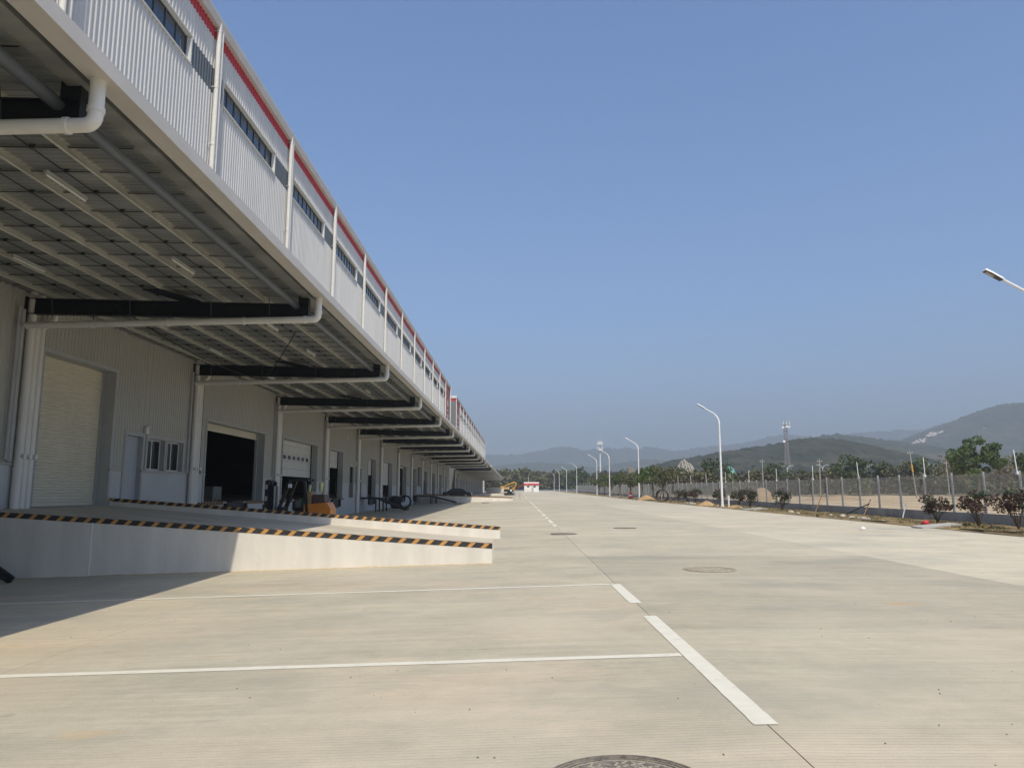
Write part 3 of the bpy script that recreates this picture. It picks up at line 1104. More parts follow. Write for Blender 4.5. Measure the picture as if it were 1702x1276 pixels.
def wall_pipes(parent, y, variant):
    """cluster of vertical pipes at each grid line of the dock wall"""
    def a():
        m = MB()
        m.tube([(0.16, 0.06, -0.4), (0.16, 0.06, 7.6)], 0.125, 12)
        for z in (2.3, 4.4, 6.2):
            m.tube([(0.16, 0.06, z), (0.16, 0.06, z + 0.08)], 0.14, 12)
        m.tube([(0.24, 0.06, 2.72), (0.36, 0.06, 2.72)], 0.075, 10)
        return m.mesh('downpipe', M['pipe'])

    def b():
        m = MB()
        m.tube([(0.16, 0, -0.4), (0.16, 0, 6.75)], 0.115, 12)
        m.tube([(0.24, 0.0, 2.72), (0.36, 0.0, 2.72)], 0.075, 10)
        return m.mesh('downpipe', M['pipe'])

    def c():
        m = MB()
        m.tube(fillet([(0.16, 0, -0.4), (0.16, 0, 6.75), (0.30, 0.35, 7.15), (0.30, 0.35, 7.7)], 0.2), 0.105, 12)
        m.tube([(0.24, 0.0, 2.72), (0.36, 0.0, 2.72)], 0.075, 10)
        return m.mesh('downpipe', M['pipe'])
    link('downpipe', shared('wpa', a), parent, (WX, y, 0))
    link('downpipe', shared('wpb', b), parent, (WX, y + 0.33, 0))
    link('downpipe', shared('wpc', c), parent, (WX, y + 0.59, 0))
    # steel column edge standing proud of the sheet on the near side
    link('wall_column', shared('wc', lambda: MB().box(0.03, -0.34, 2.55, 0.10, -0.14, 7.2).box(0.10, -0.30, 2.55, 0.115, -0.27, 7.2).mesh('wall_column', M['trim_grey'])), parent, (WX, y, 0))


def dock_kit(parent, y0, y1, zf=FLOOR):
    """leveller plate and rubber buffers below a dock door"""
    c = (y0 + y1) / 2
    w = min(1.1, (y1 - y0) / 2 - 0.2)
    part('leveller_plate', MB().box(WX - 0.5, c - w, zf - 0.02, WX + 0.28, c + w, zf + 0.03), M['blacksteel'], parent)
    part('leveller_pit', MB().box(WX + 0.003, c - w, 0.35, WX + 0.05, c + w, zf - 0.03), M['steel'], parent)
    for s in (-1, 1):
        part('dock_buffer', MB().box(WX + 0.0, c + s * (w + 0.28) - 0.13, 0.45, WX + 0.16, c + s * (w + 0.28) + 0.13, 1.08), M['black'], parent)
    for a, b in ((y0 - 1.0, c - w - 0.5), (c + w + 0.5, y1 + 0.8)):
        if b - a > 0.3:
            part('hazard_band', MB().box(WX, a, zf - 0.16, WX + 0.012, b, zf), M['hazard'], parent)


def warehouse(Y0, nb, label, spec, canopy_to, blank, near_count):
    """Y0 first grid line, nb bays, spec: list of openings in world Y"""
    root = thing('warehouse_building', (WX, Y0, 0), label, 'building')
    Y1 = Y0 + nb * BAY
    # core: roof, back and end walls, floor inside
    part('interior_floor', MB().box(-70, Y0 + 0.05, FLOOR - 0.3, WX - 0.24, Y1 - 0.05, FLOOR), M['deck'], root)
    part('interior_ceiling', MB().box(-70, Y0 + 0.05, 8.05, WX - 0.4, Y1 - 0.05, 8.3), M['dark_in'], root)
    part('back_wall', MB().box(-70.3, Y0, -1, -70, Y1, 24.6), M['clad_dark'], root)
    part('roof', MB().box(-70.3, Y0, 24.6, WX - 0.45, Y1, 24.9), M['trim_grey'], root)
    for ya, yb in ((Y0 - 0.2, Y0), (Y1, Y1 + 0.2)):
        part('end_wall', MB().box(-70.3, ya, -1, WX + 0.05, yb, 24.0), M['grey_end'], root)
        part('end_red_band', MB().box(-70.3, ya - 0.01, 24.0, WX + 0.06, yb + 0.01, 24.75), M['red'], root)
        part('end_coping', MB().box(-70.3, ya - 0.12, 24.75, WX + 0.36, yb + 0.12, 25.3), M['trim'], root)
    for k in range(nb):
        y = Y0 + k * BAY
        holes = [h for h in spec if y <= h[0] < y + BAY]
        low_wall(root, y, y + BAY, [h[:4] for h in holes])
        for h in holes:
            t = h[4]
            if t == 'roller':
                roller(root, *h[:4], h[5])
            elif t == 'sect':
                sectional(root, *h[:4], h[5], h[6] if len(h) > 6 else False)
            elif t == 'door':
                person_door(root, *h[:4], h[5])
            elif t == 'win':
                window_small(root, *h[:4])
            if t in ('roller', 'sect') and h[0] > 30:
                dock_kit(root, h[0], h[1])
        upper_bay(root, y, 'plain' if k in blank else 'window')
        down_pipes(root, y)
        if y < canopy_to - 0.1:
            canopy_bay(root, y, k < near_count)
            if k:
                rain_pipe(root, y)
        wall_pipes(root, y, k)
    down_pipes(root, Y1 - 0.6)
    return root


def build_warehouses():
    # nearest warehouse; grid lines at 22.2 + 12 k
    sp = [
        (-20, -12.5 - 2, FLOOR, 5.1, 'sect', FLOOR),
        (-1.0 - 8, -4.0, FLOOR, 5.1, 'sect', FLOOR),
        (0.5, 4.8, FLOOR, 5.1, 'sect', FLOOR),
        (12.0, 17.0, FLOOR, 5.1, 'sect', FLOOR),
        (23.25, 27.5, FLOOR, 6.12, 'roller', FLOOR + 0.02),
        (28.6, 29.85, FLOOR, 3.86, 'door', True),
        (30.25, 31.75, 2.56, 3.84, 'win'),
        (32.0, 33.5, 2.56, 3.84, 'win'),
        (36.0, 44.3, FLOOR, 5.1, 'roller', 4.74),
        (47.9, 56.2, FLOOR, 5.14, 'sect', 2.72, True),
        (60.0, 64.6, FLOOR, 5.1, 'sect', 3.70),
        (67.4, 68.9, FLOOR, 3.95, 'door', False),
        (71.3, 72.5, FLOOR, 3.95, 'door', False),
        (75.7, 79.8, FLOOR, 5.1, 'sect', 3.45),
        (84.2, 90.4, FLOOR, 5.1, 'sect', 2.50),
        (96.3, 102.0, FLOOR, 5.1, 'roller', 4.85),
        (108.5, 112.5, FLOOR, 5.1, 'sect', FLOOR),
        (113.5, 117.0, 2.56, 5.6, 'win'),
        (121.0, 126.0, FLOOR, 5.1, 'sect', 3.5),
        (133.5, 138.0, FLOOR, 5.1, 'sect', 3.6),
        (145.0, 149.5, FLOOR, 5.1, 'sect', 2.8),
        (156.0, 160.5, FLOOR, 5.1, 'sect', 2.0),
    ]
    w1 = warehouse(-25.8, 16, 'long grey metal warehouse with red eaves band and deep canopy, nearest on the left', sp, 166.2, {15}, 10)  # last canopy bay added to keep sun off the end wall bay
    # cladding end caps where the canopy stops
    sp2 = []
    for k in range(14):
        y = 182.2 + 12 * k
        sp2.append((y + 3.0, y + 7.5, FLOOR, 5.1, 'sect', FLOOR if k % 3 else 3.2))
    w2 = warehouse(182.2, 14, 'far second warehouse of the same kind, beyond the gap on the left', sp2, 318.2, {0}, 0)
    canopy_bay(w2, 170.2, False)
    rain_pipe(w2, 182.2)
    # wall lamp boxes over some doors
    for y, z in ((30.0, 4.0), (69.4, 4.1), (65.6, 6.3), (77.5, 6.3)):
        m = MB().box(WX + 0.03, y - 0.12, z, WX + 0.14, y + 0.12, z + 0.22)
        m.tube([(WX + 0.10, y - 0.09, z + 0.22), (WX + 0.16, y - 0.09, z + 0.32)], 0.06, 8)
        m.tube([(WX + 0.10, y + 0.09, z + 0.22), (WX + 0.16, y + 0.09, z + 0.32)], 0.06, 8)
        part('emergency_lamp', m, M['trim'], w1)
    # conduit and switch beside the second door
    part('conduit', MB().tube([(WX + 0.06, 35.3, 2.7), (WX + 0.06, 35.3, 6.9)], 0.02, 6).box(WX + 0.03, 35.2, 2.55, WX + 0.10, 35.4, 2.8), M['blacksteel'], w1)
    part('conduit', MB().tube([(WX + 0.14, 21.7, 2.6), (WX + 0.14, 21.7, 7.2)], 0.05, 8), M['trim_grey'], w1)
    return w1, w2


def tube_lights():
    ordn = ['first', 'second', 'third', 'fourth', 'fifth', 'sixth']
    rows = [(-12.6, 'inner row'), (-8.6, 'outer row')]
    for k in range(6):
        y = 10.2 + 12 * k
        for x, nm in rows:
            for j, q in enumerate((3.2, 8.2)):
                t = thing('tube_light', (x, y + q, soffit_z(x) - 0.24), 'tube light under canopy, %s, %s bay, %s one' % (nm, ordn[k], ('nearer', 'farther')[j]), 'light', 'tube lights under the canopy')
                part('fitting', MB().box(-0.035, -0.65, 0, 0.035, 0.65, 0.05), M['trim_grey'], t, (x, y + q, soffit_z(x) - 0.24))
                part('lamp_tube', MB().tube([(0, -0.62, -0.03), (0, 0.62, -0.03)], 0.025, 8), M['trim'], t, (x, y + q, soffit_z(x) - 0.24))


# ------------------------------------------------------------------ loading ramps
def loading_ramp(Yn, Yf, label, seam=True):
    root = thing('loading_ramp', (-8, (Yn + Yf) / 2, 0), label, 'ramp')
    xo, xi = -0.60, WX + 0.13
    dz = rise(Yn) - rise(18.3)
    bz = g(-0.6, Yn) - 0.07
    # deck
    lo = g(xo, Yn) + 0.0
    m = MB()
    m.hexa([(xi, Yn + 0.2, -1.0), (xo, Yn + 0.2, -1.0), (xo, Yf - 0.2, -1.0), (xi, Yf - 0.2, -1.0), (xi, Yn + 0.2, FLOOR), (xo, Yn + 0.2, lo + 0.012), (xo, Yf - 0.2, lo + 0.012), (xi, Yf - 0.2, FLOOR)])
    part('ramp_deck', m, M['deck'], root)

    def wall(y0, y1, prof, name, out):
        """prof: list of (x, ztop); hazard band caps it"""
        for (xa, za), (xb, zb) in zip(prof[:-1], prof[1:]):
            w = MB()
            yo0, yo1 = y0, y1
            if name == 'near' and xa < -10.5 and seam:
                yo0 = y0 - 0.03
            w.hexa([(xa, yo0, -1.2), (xb, yo0, -1.2), (xb, yo1, -1.2), (xa, yo1, -1.2), (xa, yo0, za - 0.115), (xb, yo0, zb - 0.115), (xb, yo1, zb - 0.115), (xa, yo1, za - 0.115)])
            part('side_wall', w, M['render'], root)
            h = MB()
            e = 0.006
            h.hexa([(xa, yo0 - e, za - 0.115), (xb, yo0 - e, zb - 0.115), (xb, yo1 + e, zb - 0.115), (xa, yo1 + e, za - 0.115), (xa, yo0 - e, za), (xb, yo0 - e, zb), (xb, yo1 + e, zb), (xa, yo1 + e, za)])
            part('hazard_band', h, M['hazard'], root)
    d = dz
    wall(Yn, Yn + 0.2, [(xi, 1.30 + 0 * d), (-10.4, 1.02 + d * 0.4), (xo, 0.41 + d)], 'near', -1)
    wall(Yf - 0.2, Yf, [(xi, 1.44), (xo, 0.40 + d)], 'far', 1)
    if seam:
        rnd = random.Random(9)
        m = MB()
        n = 150
        vs = []
        for i in range(n + 1):
            x = xi + (xo - xi) * i / n
            wd = 0.03 + 0.07 * max(0, fbm(x * 1.3, 4.0) + 0.35)
            vs += [(x, Yn - wd - (0.03 if x < -10.4 else 0), g(x, Yn) + 0.003), (x, Yn + 0.02, g(x, Yn) + 0.012 + wd * 0.3)]
        m.add(vs, [(2 * i, 2 * i + 2, 2 * i + 3, 2 * i + 1) for i in range(n)])
        part('dust_line', m, M['ochre_dust'], root)
    return root


def build_ramps():
    loading_ramp(18.4, 27.75, 'wide concrete loading ramp with white side walls and black-orange striped tops, nearest')
    loading_ramp(112.0, 120.5, 'far loading ramp with white side walls, a dark car parked on it', False)
    loading_ramp(196.0, 205.0, 'farthest loading ramp, beside the second warehouse', False)


def mobile_ramp(Y, w, label, L=4.3, flat=1.5, seed=0):
    """black steel yard ramp: platform at the dock edge and a sloped run down to the yard"""
    gz = g(-12, Y)
    o = (WX + 0.06, Y, gz)
    root = thing('yard_ramp', o, label, 'ramp', 'black steel yard ramps')
    top = FLOOR - gz
    m = MB().box(0, -w / 2, top - 0.05, flat, w / 2, top)
    m.box(0, -w / 2, top - 0.16, flat, -w / 2 + 0.08, top - 0.05)
    m.box(0, w / 2 - 0.08, top - 0.16, flat, w / 2, top - 0.05)
    part('platform', m, M['blacksteel'], root, o)
    gl = g(WX + L, Y) - gz
    for s in (-1, 1):
        b = MB().bar((flat, s * (w / 2 - 0.05), top - 0.08), (L, s * (w / 2 - 0.05), gl + 0.06), 0.09, 0.18)
        part('side_beam', b, M['blacksteel'], root, o)
        for x in (flat - 0.1, flat + 0.6):
            zt = top - 0.1 - max(0, x - flat) / (L - flat) * (top - gl)
            part('leg', MB().box(x - 0.06, s * (w / 2 - 0.05) - 0.05, g(WX + x, Y) - gz, x + 0.06, s * (w / 2 - 0.05) + 0.05, zt), M['blacksteel'], root, o)
    n = 11
    for i in range(n):
        t = (i + 0.5) / n
        x = flat + (L - flat) * t
        z = top - 0.05 + (gl + 0.06 - top + 0.05) * t
        part('rung', MB().bar((x, -w / 2, z), (x, w / 2, z), 0.10, 0.05), M['blacksteel'], root, o)
    return root


# ------------------------------------------------------------------ yard furniture and machines
def manhole(X, Y, r, label, detail=True, metal='cast'):
    z = g(X, Y) + 0.006
    root = thing('manhole_cover', (X, Y, z), label, 'manhole cover', 'round manhole covers in the yard')
    o = (X, Y, z)
    sl = 0.032 if X < 1.8 else 0.0

    def ring(r0, r1, h, n=48, a0=0.0, a1=2 * math.pi, z0=0.0):
        m = MB()
        full = a1 - a0 > 6.28
        k = n + (0 if full else 1)
        vs = []
        for i in range(k):
            a = a0 + (a1 - a0) * i / n
            for rr, zz in ((r0, z0 - 0.003), (r0, h), (r1, h), (r1, z0 - 0.003)):
                vs.append((rr * math.cos(a), rr * math.sin(a), zz + sl * rr * math.cos(a)))
        fs = []
        for i in range(n):
            j = (i + 1) % k
            for q in range(3):
                fs.append((i * 4 + q, j * 4 + q, j * 4 + q + 1, i * 4 + q + 1))
        m.add(vs, fs)
        return m
    part('sand_skirt', ring(r * 0.86, r * 1.14, 0.001), M['sand'], root, o)
    m = MB()
    n = 48
    vs = [(r * 0.9 * math.cos(2 * math.pi * i / n), r * 0.9 * math.sin(2 * math.pi * i / n), 0.002 + sl * r * 0.9 * math.cos(2 * math.pi * i / n)) for i in range(n)]
    m.add(vs, [tuple(range(n))])
    part('lid', m, M['cast_dusty' if metal == 'cast' else 'dusty'], root, o)
    mm = MB()
    for q, (a, b) in enumerate(((0.93, 0.955), (1.0, 1.03), (1.07, 1.095))):
        rr = ring(r * a, r * b, 0.008)
        mm.add(rr.v, rr.f)
    part('frame_ring', mm, M['cast_dusty' if metal == 'cast' else metal], root, o)
    if detail:
        mm = MB()
        rnd = random.Random(int(X * 100))
        for band, cnt in ((0.26, 12), (0.33, 16), (0.40, 20), (0.47, 24), (0.54, 28), (0.61, 32), (0.68, 36), (0.75, 40), (0.82, 44)):
            for i in range(cnt):
                a = 2 * math.pi * (i + 0.5 * (cnt % 4 == 2)) / cnt
                if rnd.random() < 0.18:
                    continue
                a2 = a + (0.75 if i % 2 else -0.75)
                cx, cy = r * band * math.cos(a), r * band * math.sin(a)
                q = rnd.uniform(0.012, 0.030)
                dx, dy = q * math.cos(a2), q * math.sin(a2)
                nx, ny = -dy * 0.22, dx * 0.22
                P = [(cx - dx - nx, cy - dy - ny), (cx + dx - nx, cy + dy - ny), (cx + dx + nx, cy + dy + ny), (cx - dx + nx, cy - dy + ny)]
                mm.hexa([(x, y, sl * x - 0.002) for x, y in P] + [(x, y, 0.006 + sl * x) for x, y in P])
        part('sand_in_tread', mm, M['sand'], root, o)['kind'] = 'stuff'



def forklift(X, Y):
    z = g(X, Y)
    o = (X, Y, z)
    root = thing('forklift', o, 'orange and black forklift parked in shade behind the near ramp, mast to the left', 'forklift')
    # faces -X; length about 3.2
    p = lambda n, m, mat, par=root: part(n, m, M[mat], par, o)
    m = MB().prism([(0.15, 0.42), (1.16, 0.42), (1.30, 0.62), (1.32, 1.20), (1.16, 1.48), (0.15, 1.40)], 'y', -0.52, 0.52)
    cw = p('counterweight', m, 'orange')
    part('tow_slot', MB().box(1.20, -0.12, 0.82, 1.335, 0.12, 0.96), M['black'], cw, o)
    p('chassis', MB().prism([(-0.95, 0.32), (0.6, 0.30), (0.6, 0.62), (0.6, 1.1), (-0.3, 1.1), (-0.55, 0.80), (-0.95, 0.85)], 'y', -0.48, 0.48), 'blacksteel')
    p('step', MB().box(-0.55, -0.60, 0.36, 0.1, -0.48, 0.42), 'blacksteel')
    p('engine_cover', MB().box(0.50, -0.40, 1.44, 1.02, 0.40, 1.82), 'brown')
    p('side_panel', MB().box(0.16, -0.42, 1.38, 0.44, 0.42, 1.95), 'tan')
    p('seat', MB().prism([(-0.36, 1.12), (0.10, 1.10), (0.12, 1.24), (-0.36, 1.26)], 'y', -0.26, 0.26), 'black')
    p('seat_back', MB().prism([(-0.10, 1.24), (0.08, 1.22), (0.12, 1.72), (-0.02, 1.76)], 'y', -0.2, 0.2), 'green')
    p('steering_wheel', MB().tube([(-0.62 + 0.16 * math.cos(a) * 0.5, 0.17 * math.sin(a), 1.55 + 0.10 * math.cos(a)) for a in np.linspace(0, 2 * math.pi, 17)], 0.016, 6), 'black')
    p('steering_column', MB().bar((-0.85, 0, 0.9), (-0.62, 0, 1.53), 0.06), 'black')
    p('dashboard', MB().box(-1.0, -0.4, 0.75, -0.8, 0.4, 1.28), 'blacksteel')
    # overhead guard
    for s in (-1, 1):
        g1 = MB().bar((-1.02, s * 0.46, 1.0), (-0.52, s * 0.44, 2.42), 0.13, 0.13)
        p('front_pillar', g1, 'blacksteel')
        p('rear_pillar', MB().bar((0.30, s * 0.46, 1.05), (0.12, s * 0.44, 2.42), 0.16, 0.12), 'blacksteel')
        p('roof_rail', MB().bar((-0.56, s * 0.44, 2.44), (0.30, s * 0.44, 2.46), 0.08, 0.08), 'blacksteel')
    for i in range(6):
        x = -0.48 + 0.14 * i
        p('roof_bar', MB().bar((x, -0.42, 2.45), (x, 0.42, 2.45), 0.05, 0.04), 'blacksteel')
    p('work_lamp', MB().box(-0.54, -0.60, 2.12, -0.42, -0.46, 2.28), 'white')
    p('beacon', MB().tube([(0.22, 0.1, 1.75), (0.22, 0.1, 2.25)], 0.06, 8), 'lime')
    p('beacon', MB().tube([(0.72, 0.1, 1.95), (0.72, 0.1, 2.35)], [0.07, 0.11], 8), 'lime')
    # mast
    for s in (-1, 1):
        p('mast_rail', MB().box(-1.62, s * 0.36 - 0.06, 0.10, -1.46, s * 0.36 + 0.06, 2.42), 'blacksteel')
        p('inner_rail', MB().box(-1.44, s * 0.25 - 0.05, 0.14, -1.32, s * 0.25 + 0.05, 2.38), 'steel')
        p('lift_cylinder', MB().tube([(-1.26, s * 0.18, 0.2), (-1.26, s * 0.18, 2.2)], 0.055, 8), 'trim_grey')
        p('fork', MB().prism([(-1.72, 0.14), (-1.64, 0.14), (-1.64, 0.75), (-1.70, 0.75), (-1.72, 0.20), (-2.75, 0.155), (-2.75, 0.14)], 'y', s * 0.25 - 0.06, s * 0.25 + 0.06), 'blacksteel')
        for nm, x, r, w in (('front_wheel', -0.95, 0.36, 0.13), ('rear_wheel', 0.85, 0.29, 0.10)):
            wl = p(nm, MB().tube([(x, s * 0.50 - w, r), (x, s * 0.50 + w, r)], r, 20), 'black')
            part('hub', MB().tube([(x, s * 0.50 - w - 0.012, r), (x, s * 0.50 + w + 0.012, r)], r * 0.5, 14), M['orange'], wl, o)
    p('mast_guard', MB().box(-1.58, -0.30, 0.3, -1.565, 0.30, 2.3), 'steel')
    for zz in (0.35, 1.25, 2.36):
        p('mast_cross', MB().box(-1.60, -0.36, zz, -1.40, 0.36, zz + 0.10), 'blacksteel')
    p('carriage', MB().box(-1.70, -0.45, 0.40, -1.63, 0.45, 0.50).box(-1.70, -0.45, 0.72, -1.63, 0.45, 0.82), 'blacksteel')
    for s in (-1, 1):
        p('backrest_bar', MB().box(-1.69, s * 0.40 - 0.03, 0.8, -1.64, s * 0.40 + 0.03, 1.4), 'blacksteel')
    for zz in (1.05, 1.55, 2.05):
        p('mast_sticker', MB().box(-1.60, -0.424, zz, -1.50, -0.421, zz + 0.2), 'trim_grey')


def sedan(X, Y, z):
    o = (X, Y, z)
    root = thing('parked_car', o, 'dark car parked sideways on the far loading ramp', 'car')
    body = MB().prism([(-2.2, 0.35), (-2.25, 0.60), (-2.15, 0.86), (-1.55, 0.95), (-0.85, 1.38), (0.15, 1.47), (0.85, 1.36), (1.45, 0.95), (2.05, 0.80), (2.25, 0.55), (2.2, 0.33)], 'y', -0.88, 0.88)
    part('body', body, M['car'], root, o)
    for s in (-1, 1):
        y = s * 0.885
        gl = MB().prism([(-1.30, 0.98), (-0.80, 1.31), (-0.05, 1.38), (-0.05, 0.98)], 'y', y - 0.006, y + 0.006)
        part('side_window', gl, M['glass'], root, o)
        gl = MB().prism([(0.03, 0.98), (0.03, 1.38), (0.75, 1.30), (1.22, 0.98)], 'y', y - 0.006, y + 0.006)
        part('side_window', gl, M['glass'], root, o)
        part('headlight', MB().box(2.02, s * 0.55 - 0.2, 0.62, 2.235, s * 0.55 + 0.2, 0.76), M['white'], root, o)
        part('tail_light', MB().box(-2.26, s * 0.6 - 0.18, 0.66, -2.17, s * 0.6 + 0.18, 0.82), M['redplastic'], root, o)
        for x in (-1.35, 1.38):
            w = part('wheel', MB().tube([(x, s * 0.80 - 0.1, 0.32), (x, s * 0.80 + 0.1, 0.32)], 0.32, 18), M['black'], root, o)
            part('rim', MB().tube([(x, s * 0.80 - 0.11, 0.32), (x, s * 0.80 + 0.11, 0.32)], 0.2, 14), M['trim_grey'], w, o)


def excavator(X, Y):
    z = g(X, Y)
    o = (X, Y, z)
    root = thing('excavator', o, 'small yellow excavator with its arm folded, standing far down the yard', 'excavator')
    p = lambda n, m, mat: part(n, m, M[mat], root, o)
    for s in (-1, 1):
        p('track', MB().prism([(-1.5, 0.25), (-1.2, 0.0), (1.2, 0.0), (1.5, 0.25), (1.3, 0.62), (-1.3, 0.62)], 'y', s * 0.85 - 0.24, s * 0.85 + 0.24), 'black')
    p('turntable', MB().tube([(0, 0, 0.55), (0, 0, 0.85)], 0.6, 16), 'blacksteel')
    p('upper_body', MB().prism([(-1.5, 0.85), (1.1, 0.85), (1.1, 1.2), (0.2, 1.55), (-1.4, 1.55)], 'y', -0.9, 0.9), 'blacksteel')
    p('cab', MB().prism([(-0.3, 1.2), (0.95, 1.2), (0.85, 2.0), (0.5, 2.35), (-0.3, 2.35)], 'y', 0.05, 0.85), 'yellow')
    p('cab_glass', MB().prism([(-0.1, 1.6), (0.80, 1.6), (0.72, 2.0), (0.45, 2.22), (-0.1, 2.22)], 'y', 0.035, 0.865), 'glass')
    p('engine_hood', MB().box(-1.5, -0.9, 1.55, -0.45, 0.9, 1.9), 'yellow')
    p('boom', MB().tube([(0.9, -0.2, 1.3), (1.7, -0.2, 2.7), (1.3, -0.2, 3.3)], [0.2, 0.18, 0.15], 4, smooth=False), 'yellow')
    p('stick', MB().tube([(1.3, -0.2, 3.3), (-1.6, -0.2, 2.2)], [0.16, 0.10], 4, smooth=False), 'yellow')
    p('bucket', MB().prism([(-1.6, 2.3), (-2.2, 2.35), (-2.3, 1.9), (-1.9, 1.75), (-1.5, 2.0)], 'y', -0.55, 0.15), 'yellow')
    p('notice', MB().box(0.15, -0.93, 1.0, 0.55, -0.905, 1.4), 'white')


def coil(X, Y, r, rot, label, turns=7, width=0.5):
    z = g(X, Y)
    o = (X, Y, z)
    path = []
    n = turns * 26
    for i in range(n + 1):
        a = 2 * math.pi * i / 26
        rr = r - 0.05 - 0.03 * math.sin(a * 0.37)
        path.append((width * (i / n - 0.5), rr * math.cos(a), r + rr * math.sin(a)))
    m = MB().tube(path, 0.055, 6)
    ob = part('pipe_coil', m, M['black'], None, o)
    ob.rotation_euler = (0, R(6), R(rot))
    tag(ob, label, 'coil', 'black pipe coils on the dock yard')


def pallet_stack(X, Y, z, label, h):
    o = (X, Y, z)
    root = thing('wrapped_pallet', o, label, 'pallet')
    part('load', MB().box(-0.5, -0.6, 0.15, 0.5, 0.6, h), M['carton'], root, o)
    m = MB()
    for y in (-0.5, 0, 0.5):
        m.box(-0.5, y - 0.06, 0, 0.5, y + 0.06, 0.12)
    m.box(-0.5, -0.6, 0.12, 0.5, 0.6, 0.145)
    part('pallet_base', m, M['stake'], root, o)


def street_lamp(Y, label, X=18.9, s=1.0, dX=0.0):
    z = g(X, Y) + 0.06
    o = (X, Y, z)
    root = thing('street_lamp', o, label, 'street lamp', 'white street lamps along the verge')

    def pole():
        m = MB()
        path = fillet([(0, 0, 0), (0, 0, 8.35), (-1.35, 0, 9.13)], 1.5, 10)
        L = len(path)
        rs = [0.105 - 0.06 * min(1, i / (L - 1)) for i in range(L)]
        rs[0] = 0.115
        rs[1] = 0.07
        m.tube(path, rs, 12)
        return m.mesh('lamp_pole', M['lamp_white'])

    def base():
        m = MB().box(-0.2, -0.2, -0.05, 0.2, 0.2, 0.03)
        m.tube([(0, 0, 0.03), (0, 0, 0.5)], [0.13, 0.115], 12)
        return m.mesh('base_plate', M['lamp_white'])
    d = Vector((-1.35, 0, 0.78)).normalized()

    def head():
        m = MB()
        n = Vector((d.z, 0, -d.x)) * -1
        n = Vector((-d.z, 0, d.x))
        n = Vector((d.z, 0, -d.x))
        n = -n if n.z < 0 else n
        def P(t, w, h):
            return Vector((-1.30, 0, 9.10)) + d * t + Vector((0, w, 0)) + n * h
        pts = [(0.0, 0.05), (0.12, 0.11), (0.55, 0.135), (0.78, 0.10)]
        vs, fs = [], []
        for t, w in pts:
            vs += [P(t, -w, -0.03), P(t, w, -0.03), P(t, w * 0.7, 0.05), P(t, -w * 0.7, 0.05)]
        for i in range(3):
            for k in range(4):
                a, b = i * 4 + k, i * 4 + (k + 1) % 4
                fs.append((a, b, b + 4, a + 4))
        fs += [(0, 1, 2, 3), (15, 14, 13, 12)]
        m.add(vs, fs)
        return m.mesh('lamp_head', M['lamp_white'])

    def under():
        m = MB()
        n = Vector((d.z, 0, -d.x))
        n = -n if n.z < 0 else n
        def P(t, w, h):
            return Vector((-1.30, 0, 9.10)) + d * t + Vector((0, w, 0)) + n * h
        m.hexa([P(0.08, -0.095, -0.065), P(0.76, -0.105, -0.06), P(0.76, 0.105, -0.06), P(0.08, 0.095, -0.065), P(0.08, -0.095, -0.033), P(0.76, -0.105, -0.033), P(0.76, 0.105, -0.033), P(0.08, 0.095, -0.033)])
        return m.mesh('lamp_underside', M['lamp_head'])

    def lens():
        m = MB()
        n = Vector((d.z, 0, -d.x))
        n = -n if n.z < 0 else n
        def P(t, w, h):
            return Vector((-1.30, 0, 9.10)) + d * t + Vector((0, w, 0)) + n * h
        m.hexa([P(0.38, -0.07, -0.072), P(0.70, -0.08, -0.070), P(0.70, 0.08, -0.070), P(0.38, 0.07, -0.072), P(0.38, -0.07, -0.06), P(0.70, -0.08, -0.06), P(0.70, 0.08, -0.06), P(0.38, 0.07, -0.06)])
        return m.mesh('lens', M['lens'])
    link('lamp_pole', shared('lp', pole), root, o)
    link('base_plate', shared('lb', base), root, o)
    link('lamp_head', shared('lh', head), root, o)
    link('lamp_underside', shared('lu', under), root, o)
    link('lens', shared('ll', lens), root, o)
    return root


